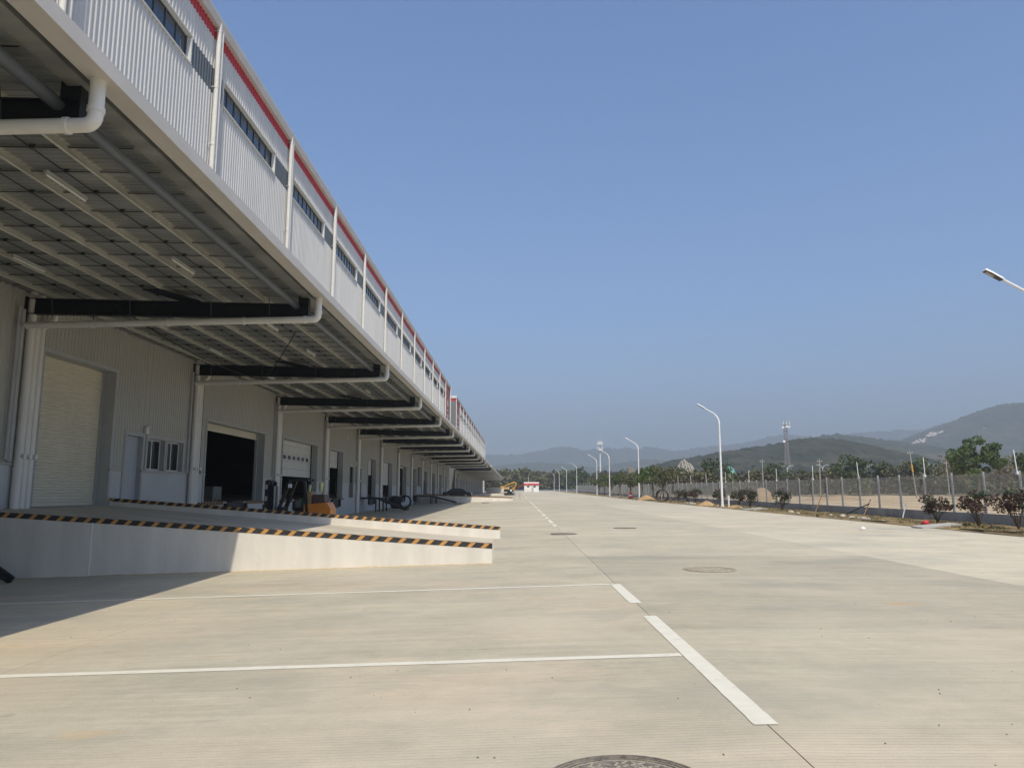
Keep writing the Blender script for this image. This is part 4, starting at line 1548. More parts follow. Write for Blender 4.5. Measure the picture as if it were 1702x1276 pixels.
def build_fence():
    FX = 22.1
    root = thing('mesh_fence', (FX, 8, 0), 'grey wire mesh fence on a low concrete wall along the verge', 'fence')
    L = 2.57
    y0 = 32.9 - L * 9
    nb = 104
    m = MB()
    for i in range(nb):
        a, b = y0 + i * L, y0 + (i + 1) * L
        m.hexa([(FX - 0.12, a, g(FX, a) - 0.2), (FX + 0.12, a, g(FX, a) - 0.2), (FX + 0.12, b, g(FX, b) - 0.2), (FX - 0.12, b, g(FX, b) - 0.2), (FX - 0.12, a, g(FX, a) + 0.56), (FX + 0.12, a, g(FX, a) + 0.56), (FX + 0.12, b, g(FX, b) + 0.56), (FX - 0.12, b, g(FX, b) + 0.56)])
    part('base_wall', m, M['fwall'], root)

    def post():
        mm = MB().box(-0.045, -0.04, 0.4, 0.045, 0.04, 2.46)
        mm.prism([(-0.05, 2.46), (0.05, 2.46), (0, 2.52)], 'y', -0.045, 0.045)
        mm.box(-0.05, -0.045, 0.562, 0.05, 0.045, 0.60)
        return mm.mesh('post', M['post'])

    def panel():
        mm = MB()
        n = 50
        for k in range(n):
            y = 0.06 + (L - 0.12) * k / (n - 1)
            w = 0.0032
            mm.box(-w, y - w, 0.60, w, y + w, 2.40)
        for k in range(13):
            z = 0.60 + 1.80 * k / 12
            mm.box(-0.008, 0.05, z - 0.004, -0.002, L - 0.05, z + 0.004)
        return mm.mesh('mesh_panel', M['wire'])

    def ext():
        mm = MB()
        mm.tube([(0, 0, 2.3), (-0.02, 0.0, 3.42)], 0.022, 6)
        mm.box(-0.05, -0.05, 2.35, 0.05, 0.05, 2.45)
        return mm.mesh('extension_pole', M['lamp_white'])
    for i in range(nb + 1):
        y = y0 + i * L
        z = g(FX, y)
        p = link('post', shared('post', post), root, (FX, y, z))
        p.rotation_euler = (R(random.gauss(0, 0.5)), R(random.gauss(0, 0.5)), 0)
        if i < nb:
            link('mesh_panel', shared('panel', panel), root, (FX, y, z))
        if i % 3 == 0:
            e = link('extension_pole', shared('ext', ext), root, (FX + 0.06, y, z))
            e.rotation_euler = (R(random.gauss(0, 1.5)), R(random.gauss(-1, 1.5)), 0)


# ------------------------------------------------------------------ vegetation
def crown_mesh(name, mat, rx, rz, n_clump, leaves, size, seed, cz=0.0, hollow=0.55, flat=1.0):
    r = np.random.default_rng(seed)
    vs, fs = [], []
    cl = []
    while len(cl) < n_clump:
        p = r.uniform(-1, 1, 3)
        d = np.linalg.norm(p)
        if d > 1 or d < hollow * r.random():
            continue
        cl.append(p * np.array([rx, rx, rz]))
    cr = 0.36 * rx * (14 / max(n_clump, 6)) ** 0.33
    per = max(6, leaves // n_clump)
    for c in cl:
        k = cr * r.uniform(0.6, 1.35)
        dirs = r.normal(size=(per, 3))
        dirs /= np.linalg.norm(dirs, axis=1)[:, None]
        rad = k * np.cbrt(r.uniform(0.25, 1.1, per))
        pos = c + dirs * rad[:, None] * np.array([1, 1, 0.72])
        for p in pos:
            a = r.normal(size=3)
            a /= np.linalg.norm(a)
            b = np.cross(a, r.normal(size=3))
            b /= max(1e-6, np.linalg.norm(b))
            s = size * r.uniform(0.6, 1.3)
            i = len(vs)
            vs += [tuple(p - a * s), tuple(p + b * s * 0.45), tuple(p + a * s), tuple(p - b * s * 0.45)]
            fs.append((i, i + 1, i + 2, i + 3))
    vs = [(x, y, z + cz) for x, y, z in vs]
    me = bpy.data.meshes.new(name)
    me.from_pydata(vs, [], fs)
    me.materials.append(mat)
    me.update()
    return me, cl


def trunk_mesh(h, r, cl, cz, seed, limbs=7):
    rnd = random.Random(seed)
    m = MB()
    k = h * 0.62
    m.tube([(0, 0, -0.1), (rnd.uniform(-.04, .04) * h, 0, k * 0.5), (rnd.uniform(-.05, .05) * h, rnd.uniform(-.05, .05) * h, k), (0, 0, cz + h * 0.1)], [r * 1.15, r * 0.85, r * 0.65, r * 0.25], 7)
    for c in cl[:limbs]:
        s = rnd.uniform(0.45, 0.9)
        m.tube([(0, 0, k * s), (c[0] * 0.45, c[1] * 0.45, k * s + (c[2] + cz - k * s) * 0.6), (c[0], c[1], c[2] + cz)], [r * 0.45, r * 0.3, r * 0.1], 5)
    return m.mesh('trunk', M['bark'])


TREES = {}


def tree_kind(key, mat, h, rx, rz, clumps, leaves, size, seed, hollow=0.5):
    cz = h - rz * 0.95
    me, cl = crown_mesh('crown', M[mat], rx, rz, clumps, leaves, size, seed, cz, hollow)
    TREES[key] = (me, trunk_mesh(h, 0.03 * h * 0.75, cl, cz, seed))


def tree(key, X, Y, label, s=1.0, rz=0.0, group=None, name='tree', zoff=0.0, stakes=False):
    z = g(X, Y) + zoff
    root = thing(name, (X, Y, z), label, 'tree', group)
    root.scale = (s, s, s)
    root.rotation_euler = (0, 0, rz)
    c, t = TREES[key]
    link('crown', c, root, (X, Y, z))
    link('trunk', t, root, (X, Y, z))
    if stakes:
        for i in range(3):
            a = 2.1 * i
            m = MB().tube([(1.0 * math.cos(a), 1.0 * math.sin(a), -0.05), (0.05 * math.cos(a), 0.05 * math.sin(a), 1.75)], 0.035, 6)
            part('stake', m, M['stake'], root, (X, Y, z))
    return root


def build_vegetation():
    tree_kind('young', 'leaf_c', 4.3, 1.75, 1.25, 16, 1500, 0.16, 3)
    tree_kind('young2', 'leaf_a', 4.5, 1.95, 1.35, 18, 1700, 0.16, 4)
    tree_kind('big', 'leaf_a', 9.2, 3.5, 3.1, 60, 6500, 0.26, 5, 0.15)
    tree_kind('round', 'leaf_b', 7.0, 3.2, 2.6, 22, 1900, 0.30, 6)
    tree_kind('olive', 'leaf_c', 6.0, 3.2, 2.4, 20, 1700, 0.32, 8)
    tree_kind('dry', 'leaf_d', 6.5, 3.0, 2.7, 26, 1100, 0.22, 9, 0.2)
    gp = 'young staked trees along the verge'
    for i, (px, key, s) in enumerate(((1100, 'young', 1.08), (1083, 'young2', 1.05), (1064, 'young2', 1.02), (1046, 'young', 1.0), (1029, 'young2', 1.0), (1015, 'young', 1.0), (1003, 'young2', 1.0), (994, 'young', 1.0))):
        X = 20.4
        Y = X * 1230 / (px - 858.8)
        pos = ['nearest of the row, right of the leaning hoop', 'second nearest in the row', 'third nearest in the row', 'fourth in the row, behind the red drum', 'fifth in the row', 'sixth in the row', 'seventh in the row', 'farthest of the row'][i]
        tree(key, X, Y, 'young staked tree on the verge, ' + pos, s, i * 1.3, gp, 'young_tree', 0.05, i < 6)
    # shrubs in front of the fence wall
    sh = []
    for q, (mat, seed) in enumerate((('leaf_r', 21), ('leaf_s', 22), ('leaf_r', 23))):
        me, cl = crown_mesh('foliage', M[mat], 0.62, 0.48, 18, 900, 0.065, seed, 0.93, 0.35)
        m = MB()
        rnd = random.Random(seed)
        for c in cl:
            m.tube([(0, 0, -0.05), (c[0] * 0.3, c[1] * 0.3, 0.38), (c[0], c[1], c[2] + 0.93)], [0.012, 0.009, 0.004], 5)
        me2, _ = crown_mesh('foliage', M['leaf_s' if mat == 'leaf_r' else 'leaf_r'], 0.58, 0.44, 12, 420, 0.065, seed + 50, 1.02, 0.35)
        sh.append((me, me2, m.mesh('stems', M['bark'])))
    shrubs = [(1676, 20.3, 0, 1.12, 'at the right edge of the picture'), (1611, 20.3, 0, 1.08, 'second from the right edge'), (1545, 20.3, 2, 1.02, 'third from the right edge, by the red bag'), (1293, 20.3, 1, 1.1, 'alone before the bare field'), (1241, 20.3, 1, 1.15, 'just right of the white stub post'), (1222, 20.5, 2, 1.1, 'behind the white stub post'), (1191, 20.8, 2, 1.15, 'behind the second street lamp'), (1152, 20.6, 0, 1.15, 'left of the second street lamp'), (1139, 20.6, 2, 1.1, 'dark, nearest the leaning hoop'), (1124, 20.6, 1, 1.0, 'half behind the leaning hoop')]
    for i, (px, X, k, s, lab) in enumerate(shrubs):
        Y = X * 1230 / (px - 858.8)
        z = g(X, Y) + 0.07
        root = thing('shrub', (X, Y, z), 'round reddish green shrub on the verge, ' + lab, 'shrub', 'shrubs planted on the verge')
        root.scale = (s, s, s * random.uniform(0.95, 1.06))
        root.rotation_euler = (0, 0, i * 1.1)
        a, b, c = sh[k]
        link('foliage', a, root, (X, Y, z))
        link('young_leaves', b, root, (X, Y, z))
        link('stems', c, root, (X, Y, z))
    # single trees beyond the field
    singles = [(1616, 118, 'big', 1.02, 'tall rounded green tree standing out beyond the fence on the right'),
               (1722, 112, 'big', 0.95, 'green tree cut by the right edge of the picture'),
               (1660, 122, 'dry', 1.05, 'thin grey twiggy tree right of the tall green tree'),
               (1575, 150, 'dry', 1.2, 'grey brown twiggy tree left of the tall green tree'),
               (1532, 165, 'round', 1.15, 'dark green tree left of the twiggy tree, beyond the fence'),
               (1488, 172, 'olive', 1.2, 'olive green tree beside the leaning utility pole'),
               (1452, 176, 'round', 1.1, 'dark tree behind the double street lamp on the far road'),
               (1404, 170, 'round', 1.25, 'dark green round tree right of the lattice tower'),
               (1380, 178, 'dry', 1.1, 'brownish sparse tree between the far double lamps'),
               (1335, 185, 'olive', 1.0, 'olive tree just right of the lattice tower'),
               (1288, 178, 'round', 1.05, 'green tree left of the lattice tower foot'),
               (1262, 190, 'olive', 0.95, 'olive tree in front of the pale house'),
               (1185, 180, 'round', 1.2, 'dark tree between the lattice slope and the second lamp'),
               (1146, 190, 'olive', 1.0, 'green tree below the concrete lattice slope'),
               (1122, 200, 'round', 1.0, 'tree left below the concrete lattice slope'),
               (964, 330, 'round', 1.25, 'dark round tree alone at the far end of the yard')]
    for i, (px, Y, k, s, lab) in enumerate(singles):
        tree(k, (px - 858.8) / 1230 * Y, Y, lab, s, i * 0.9, 'trees beyond the fence')

    # thickets that read as one mass
    def mass(name, label, spots, mats, seed, size):
        r = np.random.default_rng(seed)
        groups = {m: ([], []) for m in mats}
        for (x, y, h, w) in spots:
            mt = mats[r.integers(len(mats))]
            vs, fs = groups[mt]
            z0 = g(x, y)
            n = int(300 * min(2.0, max(0.5, w / 3)))
            for _ in range(n):
                d = r.normal(size=3)
                d /= np.linalg.norm(d)
                d[2] = abs(d[2]) * 1.0 - 0.15
                q = (0.72 + 0.32 * r.random())
                lump = 1 + 0.22 * math.sin(d[0] * 7 + x) * math.cos(d[1] * 6 + y)
                p = np.array([x + d[0] * w * q * lump, y + d[1] * w * q * lump, z0 + h * 0.28 + d[2] * h * 0.72 * q * lump])
                a = r.normal(size=3)
                a /= np.linalg.norm(a)
                b = np.cross(a, r.normal(size=3))
                b /= max(1e-6, np.linalg.norm(b))
                s = size * r.uniform(0.6, 1.3) * (0.5 + w / 6)
                i = len(vs)
                vs += [tuple(p - a * s), tuple(p + b * s * 0.6), tuple(p + a * s), tuple(p - b * s * 0.6)]
                fs.append((i, i + 1, i + 2, i + 3))
        # one object, several materials
        V, F, MI = [], [], []
        for mi, mt in enumerate(mats):
            vs, fs = groups[mt]
            n0 = len(V)
            V += vs
            F += [tuple(i + n0 for i in f) for f in fs]
            MI += [mi] * len(fs)
        me = bpy.data.meshes.new(name)
        me.from_pydata(V, [], F)
        for mt in mats:
            me.materials.append(M[mt])
        me.polygons.foreach_set('material_index', MI)
        me.update()
        o = link(name, me)
        tag(o, label, 'bushes', None, 'stuff')
    r = random.Random(5)
    spots = []
    for i in range(190):
        px = r.uniform(1105, 1790)
        Y = r.uniform(150, 215)
        spots.append(((px - 858.8) / 1230 * Y, Y, r.uniform(3.0, 6.3), r.uniform(2.0, 3.8)))
    mass('thicket', 'dense mixed thicket of olive and brown bushes beyond the bare field', spots, ['leaf_c', 'leaf_d', 'leaf_b', 'leaf_d'], 31, 0.42)
    spots = []
    for i in range(200):
        px = r.uniform(760, 1135)
        Y = r.uniform(400, 540)
        spots.append(((px - 858.8) / 1230 * Y, Y, r.uniform(8, 14.0), r.uniform(4.0, 7.0)))
    mass('far_wood', 'brownish green wood closing off the far end of the yard', spots, ['leaf_c', 'leaf_d', 'leaf_b', 'leaf_d'], 32, 0.6)
    # grass on the verge
    V, F = [], []
    rr = np.random.default_rng(44)
    for i in range(5200):
        y = 22 + 100 * rr.random() ** 1.6
        x = rr.uniform(18.7, 21.95)
        if fbm(x * 0.5, y * 0.35, 2.0) < -0.12:
            continue
        z = g(x, y) + 0.06
        for b in range(4):
            a = rr.uniform(0, 6.28)
            h = rr.uniform(0.05, 0.17)
            w = 0.012 + 0.0002 * y
            ox, oy = rr.normal(0, 0.05, 2)
            lean = rr.normal(0, 0.05, 2)
            k = len(V)
            V += [(x + ox - w * math.cos(a), y + oy - w * math.sin(a), z), (x + ox + w * math.cos(a), y + oy + w * math.sin(a), z), (x + ox + lean[0], y + oy + lean[1], z + h)]
            F.append((k, k + 1, k + 2))
    me = bpy.data.meshes.new('verge_grass')
    me.from_pydata(V, [], F)
    me.materials.append(M['grass'])
    me.update()
    tag(link('verge_grass', me), 'short dry grass growing on the verge', 'grass', None, 'stuff')


# ------------------------------------------------------------------ hills
def ridge(name, mat, D, W, prof, rough, seed, step, foot=0.0, scars=(), rows=26):
    """a hill range whose crest follows given heights (px x, px y in the view from the yard) at distance D"""
    xs = [(p[0] - 858.8) / 1230 * D for p in prof]
    zs = [1.65 + (817.8 - p[1]) / 1230 * D for p in prof]
    x = np.arange(xs[0], xs[-1], step)
    H = np.interp(x, xs, zs)
    vs = []
    for j in range(rows):
        t = -1 + 2 * j / (rows - 1)
        sh = max(0.0, 1 - abs(t) ** 1.35) if t < 0 else max(0.0, 1 - t ** 1.6)
        for i, xx in enumerate(x):
            yy = D + t * W
            e = fbm(xx / (W * 0.35), yy / (W * 0.35), seed, 6)
            e2 = abs(fbm(xx / (W * 0.22), yy / (W * 0.5), seed + 9, 4))
            hgt = H[i] * (sh + 0.22 * e2 * sh * (1 - sh) * 2) + rough * e * (0.25 + sh * (1 - sh) * 3)
            hgt += rough * 0.75 * fbm(xx / (step * 1.7), yy / (step * 1.7), seed + 4, 2) * (1 if sh > 0.05 else 0)
            if sh <= 0.001:
                hgt = -6
            vs.append((xx, yy, hgt + foot))
    n = len(x)
    mb = MB().add(vs, [(j * n + i, j * n + i + 1, (j + 1) * n + i + 1, (j + 1) * n + i) for j in range(rows - 1) for i in range(n - 1)], True)
    o = structure(name, mb, M[mat])
    if scars:
        o.data.materials.append(M['scar'])
        for f in o.data.polygons:
            c = f.center
            if c.y > D:
                continue
            px, py = 858.8 + c.x / c.y * 1230, 817.8 - (c.z - 1.65) / c.y * 1230
            for (x0, y0, x1, y1, w) in scars:
                t = max(0, min(1, ((px - x0) * (x1 - x0) + (py - y0) * (y1 - y0)) / max(1e-6, (x1 - x0) ** 2 + (y1 - y0) ** 2)))
                d = math.hypot(px - x0 - t * (x1 - x0), py - y0 - t * (y1 - y0))
                if d < w * (0.55 + 1.5 * fbm(c.x * 0.035, c.y * 0.02, 2.0)):
                    f.material_index = 1
    return o


def build_hills():
    far = [(300, 760), (560, 745), (700, 752), (800, 757), (860, 756), (895, 751), (925, 744), (945, 742.6), (957, 745), (969, 749), (990, 745), (1008, 744), (1026, 746.6), (1040, 744), (1054, 746.6), (1073, 742.6), (1090, 745), (1107, 749), (1135, 749), (1162, 744.6), (1206, 740), (1232, 737.6), (1276, 727), (1303, 722.6), (1330, 726), (1347, 728), (1419, 721), (1456, 719), (1490, 716), (1532, 716), (1579, 703), (1640, 690), (1760, 690), (2000, 730)]
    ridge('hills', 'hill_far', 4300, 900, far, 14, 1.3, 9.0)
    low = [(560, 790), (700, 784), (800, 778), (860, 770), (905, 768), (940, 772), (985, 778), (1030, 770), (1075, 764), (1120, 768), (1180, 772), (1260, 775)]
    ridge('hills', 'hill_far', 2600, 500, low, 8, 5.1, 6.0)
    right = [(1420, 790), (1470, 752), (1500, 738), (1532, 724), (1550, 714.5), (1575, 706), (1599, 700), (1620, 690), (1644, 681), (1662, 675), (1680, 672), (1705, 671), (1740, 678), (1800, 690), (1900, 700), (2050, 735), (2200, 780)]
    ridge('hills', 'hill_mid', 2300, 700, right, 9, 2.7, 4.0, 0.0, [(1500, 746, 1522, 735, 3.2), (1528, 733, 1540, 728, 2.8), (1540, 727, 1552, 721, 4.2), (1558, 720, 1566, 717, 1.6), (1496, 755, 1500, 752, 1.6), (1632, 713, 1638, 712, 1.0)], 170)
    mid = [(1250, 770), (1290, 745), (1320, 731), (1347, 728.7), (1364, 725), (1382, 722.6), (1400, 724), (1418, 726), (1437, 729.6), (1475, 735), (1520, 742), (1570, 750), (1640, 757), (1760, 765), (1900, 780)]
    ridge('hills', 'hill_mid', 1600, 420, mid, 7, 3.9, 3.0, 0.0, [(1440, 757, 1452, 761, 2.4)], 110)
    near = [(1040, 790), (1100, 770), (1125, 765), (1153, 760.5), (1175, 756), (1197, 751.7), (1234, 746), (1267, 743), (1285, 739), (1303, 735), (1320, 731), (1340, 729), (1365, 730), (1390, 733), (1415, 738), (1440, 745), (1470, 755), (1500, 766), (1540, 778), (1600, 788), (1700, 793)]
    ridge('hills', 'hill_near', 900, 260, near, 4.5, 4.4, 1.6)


# ------------------------------------------------------------------ far things
def tower():
    D = 420
    X = (1305.5 - 858.8) / 1230 * D
    z = g(X, D)
    o = (X, D, z)
    root = thing('lattice_tower', o, 'tall red-white steel lattice telecom tower with dishes against the hills', 'tower')
    H = 37.5
    w0, w1 = 2.1, 0.75

    def w(t):
        return w0 + (w1 - w0) * min(1, t * 1.6)
    levels = 15
    for sx, sy in ((-1, -1), (1, -1), (1, 1), (-1, 1)):
        m = MB()
        for i in range(levels):
            a, b = i / levels, (i + 1) / levels
            m.bar((sx * w(a), sy * w(a), a * H), (sx * w(b), sy * w(b), b * H), 0.15)
        part('leg', m, M['galv_tower'], root, o)
    m = MB()
    for i in range(levels):
        a, b = i / levels, (i + 1) / levels
        for (p, q) in (((-1, -1), (1, -1)), ((1, -1), (1, 1)), ((1, 1), (-1, 1)), ((-1, 1), (-1, -1))):
            m.bar((p[0] * w(a), p[1] * w(a), a * H), (q[0] * w(b), q[1] * w(b), b * H), 0.07)
            m.bar((q[0] * w(a), q[1] * w(a), a * H), (p[0] * w(b), p[1] * w(b), b * H), 0.07)
            m.bar((p[0] * w(b), p[1] * w(b), b * H), (q[0] * w(b), q[1] * w(b), b * H), 0.07)
    part('bracing', m, M['galv_tower'], root, o)
    for zz in (29.0, 33.5, 36.6):
        part('platform', MB().tube([(0, 0, zz), (0, 0, zz + 0.18)], 1.35, 12), M['galv_tower'], root, o)
    for k, (dx, zz) in enumerate(((-1.8, 35.6), (1.7, 35.9), (-1.6, 27.6), (0.3, 36.0))):
        part('antenna_dish', MB().tube([(dx, -1.2, zz), (dx, -0.8, zz)], [0.75, 0.4], 12), M['white'], root, o)
    for dx in (-1.7, 0.0, 1.7):
        part('panel_antenna', MB().box(dx - 0.18, -1.8, 36.9, dx + 0.18, -1.5, 39.0), M['trim'], root, o)
    part('mast', MB().tube([(0, 0, H), (0, 0, H + 2.5)], 0.07, 6), M['galv_tower'], root, o)
    # monopole further left
    D = 600
    X = (997 - 858.8) / 1230 * D
    z = g(X, D)
    o = (X, D, z)
    root = thing('mast_pole', o, 'slim white telecom pole with a drum of antennas behind the young trees', 'mast')
    part('pole', MB().tube([(0, 0, 0), (0, 0, 40)], [0.7, 0.35], 12), M['white'], root, o)
    for zz in (32.5, 37.0):
        part('ring_platform', MB().tube([(0, 0, zz), (0, 0, zz + 0.3)], 2.2, 16), M['trim'], root, o)
    for i in range(6):
        a = i * math.pi / 3
        for zz in (33.0, 37.4):
            part('panel_antenna', MB().box(2.0 * math.cos(a) - 0.25, 2.0 * math.sin(a) - 0.25, zz, 2.0 * math.cos(a) + 0.25, 2.0 * math.sin(a) + 0.25, zz + 2.4), M['trim'], root, o)
    part('lightning_rod', MB().tube([(0, 0, 40), (0, 0, 43.5)], 0.06, 6), M['white'], root, o)


def slope_thing(px0, px1, ytop, D, label, lat, green):
    X0, X1 = (px0 - 858.8) / 1230 * D, (px1 - 858.8) / 1230 * D
    H = 1.65 + (817.8 - ytop) / 1230 * D
    W = X1 - X0
    o = ((X0 + X1) / 2, D, 0)
    root = thing('cut_slope', o, label, 'slope')

    def S(u, v):
        # u across 0..1, v up 0..1
        top = H * (1 - min(1.0, abs(2 * u - 1.0 - 0.22)) ** 2.0 * 0.72) * (1 + 0.10 * fbm(u * 4.0, px0 * 0.1))
        return Vector(((u - 0.5) * W * (1 - 0.25 * v), 14 * v * (0.6 + 0.4 * v) - 4 + 5 * (2 * u - 1) ** 2, top * v - 0.3))
    n, k = 26, 14
    vs = [S(i / n, j / k) for j in range(k + 1) for i in range(n + 1)]
    N1 = n + 1
    fs = [(j * N1 + i, j * N1 + i + 1, (j + 1) * N1 + i + 1, (j + 1) * N1 + i) for j in range(k) for i in range(n)]
    # back and sides so that it is a solid hump
    vs2 = [S(i / n, 1) + Vector((0, 0, 0)) for i in range(n + 1)] + [S(i / n, 1) + Vector((0, 16, -S(i / n, 1).z)) for i in range(n + 1)]
    m = MB().add(vs, fs, True).add(vs2, [(i, i + 1, i + 1 + N1, i + N1) for i in range(n)])
    part('slope_face', m, M['netting' if green else 'lattice_soil'], root, o)
    if lat:
        nu, nv = 11, 7
        for i in range(nu):
            u = (i + 0.5) / nu
            b = MB()
            for j in range(k):
                b.bar(S(u, j / k) + Vector((0, -0.2, 0.1)), S(u, (j + 1) / k) + Vector((0, -0.2, 0.1)), 0.34)
            part('lattice_beam', b, M['lattice'], root, o)
        for j in range(nv + 1):
            v = j / nv
            b = MB()
            for i in range(n):
                b.bar(S(i / n, v) + Vector((0, -0.2, 0.1)), S((i + 1) / n, v) + Vector((0, -0.2, 0.1)), 0.34)
            part('lattice_beam', b, M['lattice'], root, o)
        gm = MB()
        vsn = [S(0.05 + 0.9 * i / 12, 0.42 * j / 5 * (1 + 0.4 * math.sin(i * 1.7))) + Vector((0, -0.5, 0.15)) for j in range(6) for i in range(13)]
        gm.add(vsn, [(j * 13 + i, j * 13 + i + 1, (j + 1) * 13 + i + 1, (j + 1) * 13 + i) for j in range(5) for i in range(12)], True)
        part('netting', gm, M['netting'], root, o)


def guard_house():
    D = 300
    X = (883 - 858.8) / 1230 * D
    z = g(X, D)
    o = (X, D, z)
    root = thing('guard_house', o, 'small white gatehouse with a red band under its flat roof, end of the yard', 'building')
    part('wall', MB().box(-2.9, -2, -0.1, 2.9, 2, 2.75), M['white'], root, o)
    part('red_band', MB().box(-3.2, -2.3, 2.75, 3.2, 2.3, 3.35), M['redplastic'], root, o)
    part('roof', MB().box(-3.0, -2.1, 3.35, 3.0, 2.1, 3.9), M['white'], root, o)
    for x in (-1.3, 1.2):
        w = part('window', MB().box(x - 0.55, -2.04, 1.75, x + 0.55, -2.0, 2.55), M['trim'], root, o)
        part('pane', MB().box(x - 0.45, -2.06, 1.82, x + 0.45, -2.042, 2.48), M['glass'], w, o)
    part('door', MB().box(0.0, -2.05, 0, 0.75, -2.0, 1.9), M['trim_grey'], root, o)
    part('shutter_panel', MB().box(-2.6, -2.05, 0.1, -0.4, -2.0, 1.4), M['trim'], root, o)
    part('flag_pole', MB().tube([(-1.2, 1.0, 3.9), (-1.2, 1.0, 6.3)], 0.07, 6), M['white'], root, o)
    part('boom_gate', MB().tube([(-3.2, -1.5, 2.9), (-5.6, -1.5, 1.4)], 0.07, 6), M['redplastic'], root, o)
    # low pale boundary wall past the second warehouse
    a, b = (-13.0, -3.5)
    m = MB().box(a, 318, g(-8, 318) - 0.3, b, 318.3, g(-8, 318) + 2.0)
    m.box(a, 317.9, g(-8, 318) + 2.0, b, 318.4, g(-8, 318) + 2.15)
    w = part('boundary_wall', m, M['render'], None)
    tag(w, 'low pale wall past the end of the second warehouse', 'wall')


def far_house():
    D = 400
    X = (1247 - 858.8) / 1230 * D
    z = 4.5
    o = (X, D, z)
    root = thing('small_house', o, 'low pinkish house half hidden between netted slope and tower', 'building')
    part('wall', MB().box(-4.0, -3, -4.6, 4.0, 3, 5.6), M['pinkish'], root, o)
    part('roof', MB().box(-4.3, -3.3, 5.6, 4.3, 3.3, 6.0), M['trim'], root, o)
    for x in (-2.5, 0, 2.5):
        for zz in (0.6, 3.4):
            w = part('window', MB().box(x - 0.7, -3.05, zz, x + 0.7, -3.0, zz + 1.4), M['trim'], root, o)
            part('pane', MB().box(x - 0.6, -3.08, zz + 0.1, x + 0.6, -3.052, zz + 1.3), M['glass'], w, o)


def road_lamps():
    spots = [(1305, 196, 'in front of the lattice tower'), (1363, 190, 'right of the lattice tower'), (1438, 186, 'above the fence, left of the leaning utility pole'), (1543, 180, 'left of the tall green tree'), (1686, 150, 'near the right edge')]
    for px, D, lab in spots:
        X = (px - 858.8) / 1230 * D
        z = g(X, D)
        o = (X, D, z)
        root = thing('road_lamp', o, 'far two-armed white road lamp ' + lab, 'street lamp', 'double lamps on the road beyond')
        part('pole', MB().tube([(0, 0, 0), (0, 0, 7.0)], [0.1, 0.06], 8), M['lamp_white'], root, o)
        for s in (-1, 1):
            part('arm', MB().tube([(0, 0, 6.6), (s * 0.35, 0, 7.3), (s * 1.1, 0, 7.55)], 0.05, 6), M['lamp_white'], root, o)
            part('lamp_head', MB().box(s * 1.05 - 0.05 * s, -0.1, 7.5, s * 1.6, 0.1, 7.6), M['lamp_white'], root, o)
    poles = [(1264, 815, 150, 7.5, 0.0, 'left of the tower, behind the sand mound'), (1357, 823, 140, 7.2, 1.5, 'between two far double lamps'), (1514, 823, 130, 8.3, -4.5, 'leaning, with a yellow band'), (1568, 820, 145, 7.0, -1.5, 'left of the tall green tree')]
    for px, py, D, h, lean, lab in poles:
        X = (px - 858.8) / 1230 * D
        z = g(X, D)
        o = (X, D, z)
        root = thing('utility_pole', o, 'grey utility pole ' + lab, 'utility pole', 'utility poles beyond the field')
        root.rotation_euler = (0, R(lean), 0)
        part('pole', MB().tube([(0, 0, -0.2), (0, 0, h)], [0.11, 0.07], 8), M['utility'], root, o)
        part('cross_arm', MB().box(-0.45, -0.04, h - 0.5, 0.45, 0.04, h - 0.44), M['utility'], root, o)
        for dx in (-0.4, 0, 0.4):
            part('insulator', MB().tube([(dx, 0, h - 0.44), (dx, 0, h - 0.3)], 0.04, 6), M['white'], root, o)
        if lean == -4.5:
            part('yellow_band', MB().tube([(0, 0, h * 0.55), (0, 0, h * 0.7)], 0.135, 8), M['yellow'], root, o)


def heap(name, X, Y, rx, ry, h, mat, label, cat='heap', sharp=1.0, seed=0, zoff=0.0):
    n, k = 28, 12
    vs = []
    z = g(X, Y) + 0.02 + zoff
    for j in range(k + 1):
        q = j / k
        for i in range(n):
            a = 2 * math.pi * i / n
            e = 1 + 0.13 * fbm(math.cos(a) * 1.4 + X, math.sin(a) * 1.4 + Y, q * 2)
            zz = h * (1 - q ** (1.4 * sharp)) + h * 0.12 * fbm(math.cos(a) * q * 3 + X, math.sin(a) * q * 3, 5.0) * (1 - q)
            vs.append((rx * q * e * math.cos(a), ry * q * e * math.sin(a), zz - 0.06 * q))
    m = MB().add(vs, [(j * n + i, j * n + (i + 1) % n, (j + 1) * n + (i + 1) % n, (j + 1) * n + i) for j in range(k) for i in range(n)], True)
    o = part(name, m, M[mat], None, (X, Y, z))
    return tag(o, label, cat)


def rock(X, Y, s, label, mat='stone', seed=0):
    rnd = random.Random(seed)
    z = g(X, Y) + (0.07 if X > 18.3 else 0.0)
    m = MB()
    vs, n = [], 8
    for j, (q, zz) in enumerate(((0.7, 0.0), (1.0, 0.3), (0.8, 0.7), (0.3, 0.92))):
        for i in range(n):
            a = 2 * math.pi * i / n + j * 0.2
            r = q * rnd.uniform(0.75, 1.2)
            vs.append((r * math.cos(a) * s, r * math.sin(a) * s * 0.8, zz * s * rnd.uniform(0.8, 1.1)))
    m.add(vs, [(j * n + i, j * n + (i + 1) % n, (j + 1) * n + (i + 1) % n, (j + 1) * n + i) for j in range(3) for i in range(n)])
    m.add(vs[24:], [tuple(range(8))])
    m.add(vs[:8], [tuple(reversed(range(8)))])
    o = part('rubble_stone', m, M[mat], None, (X, Y, z))
    return tag(o, label, 'stone', 'rubble stones along the verge')


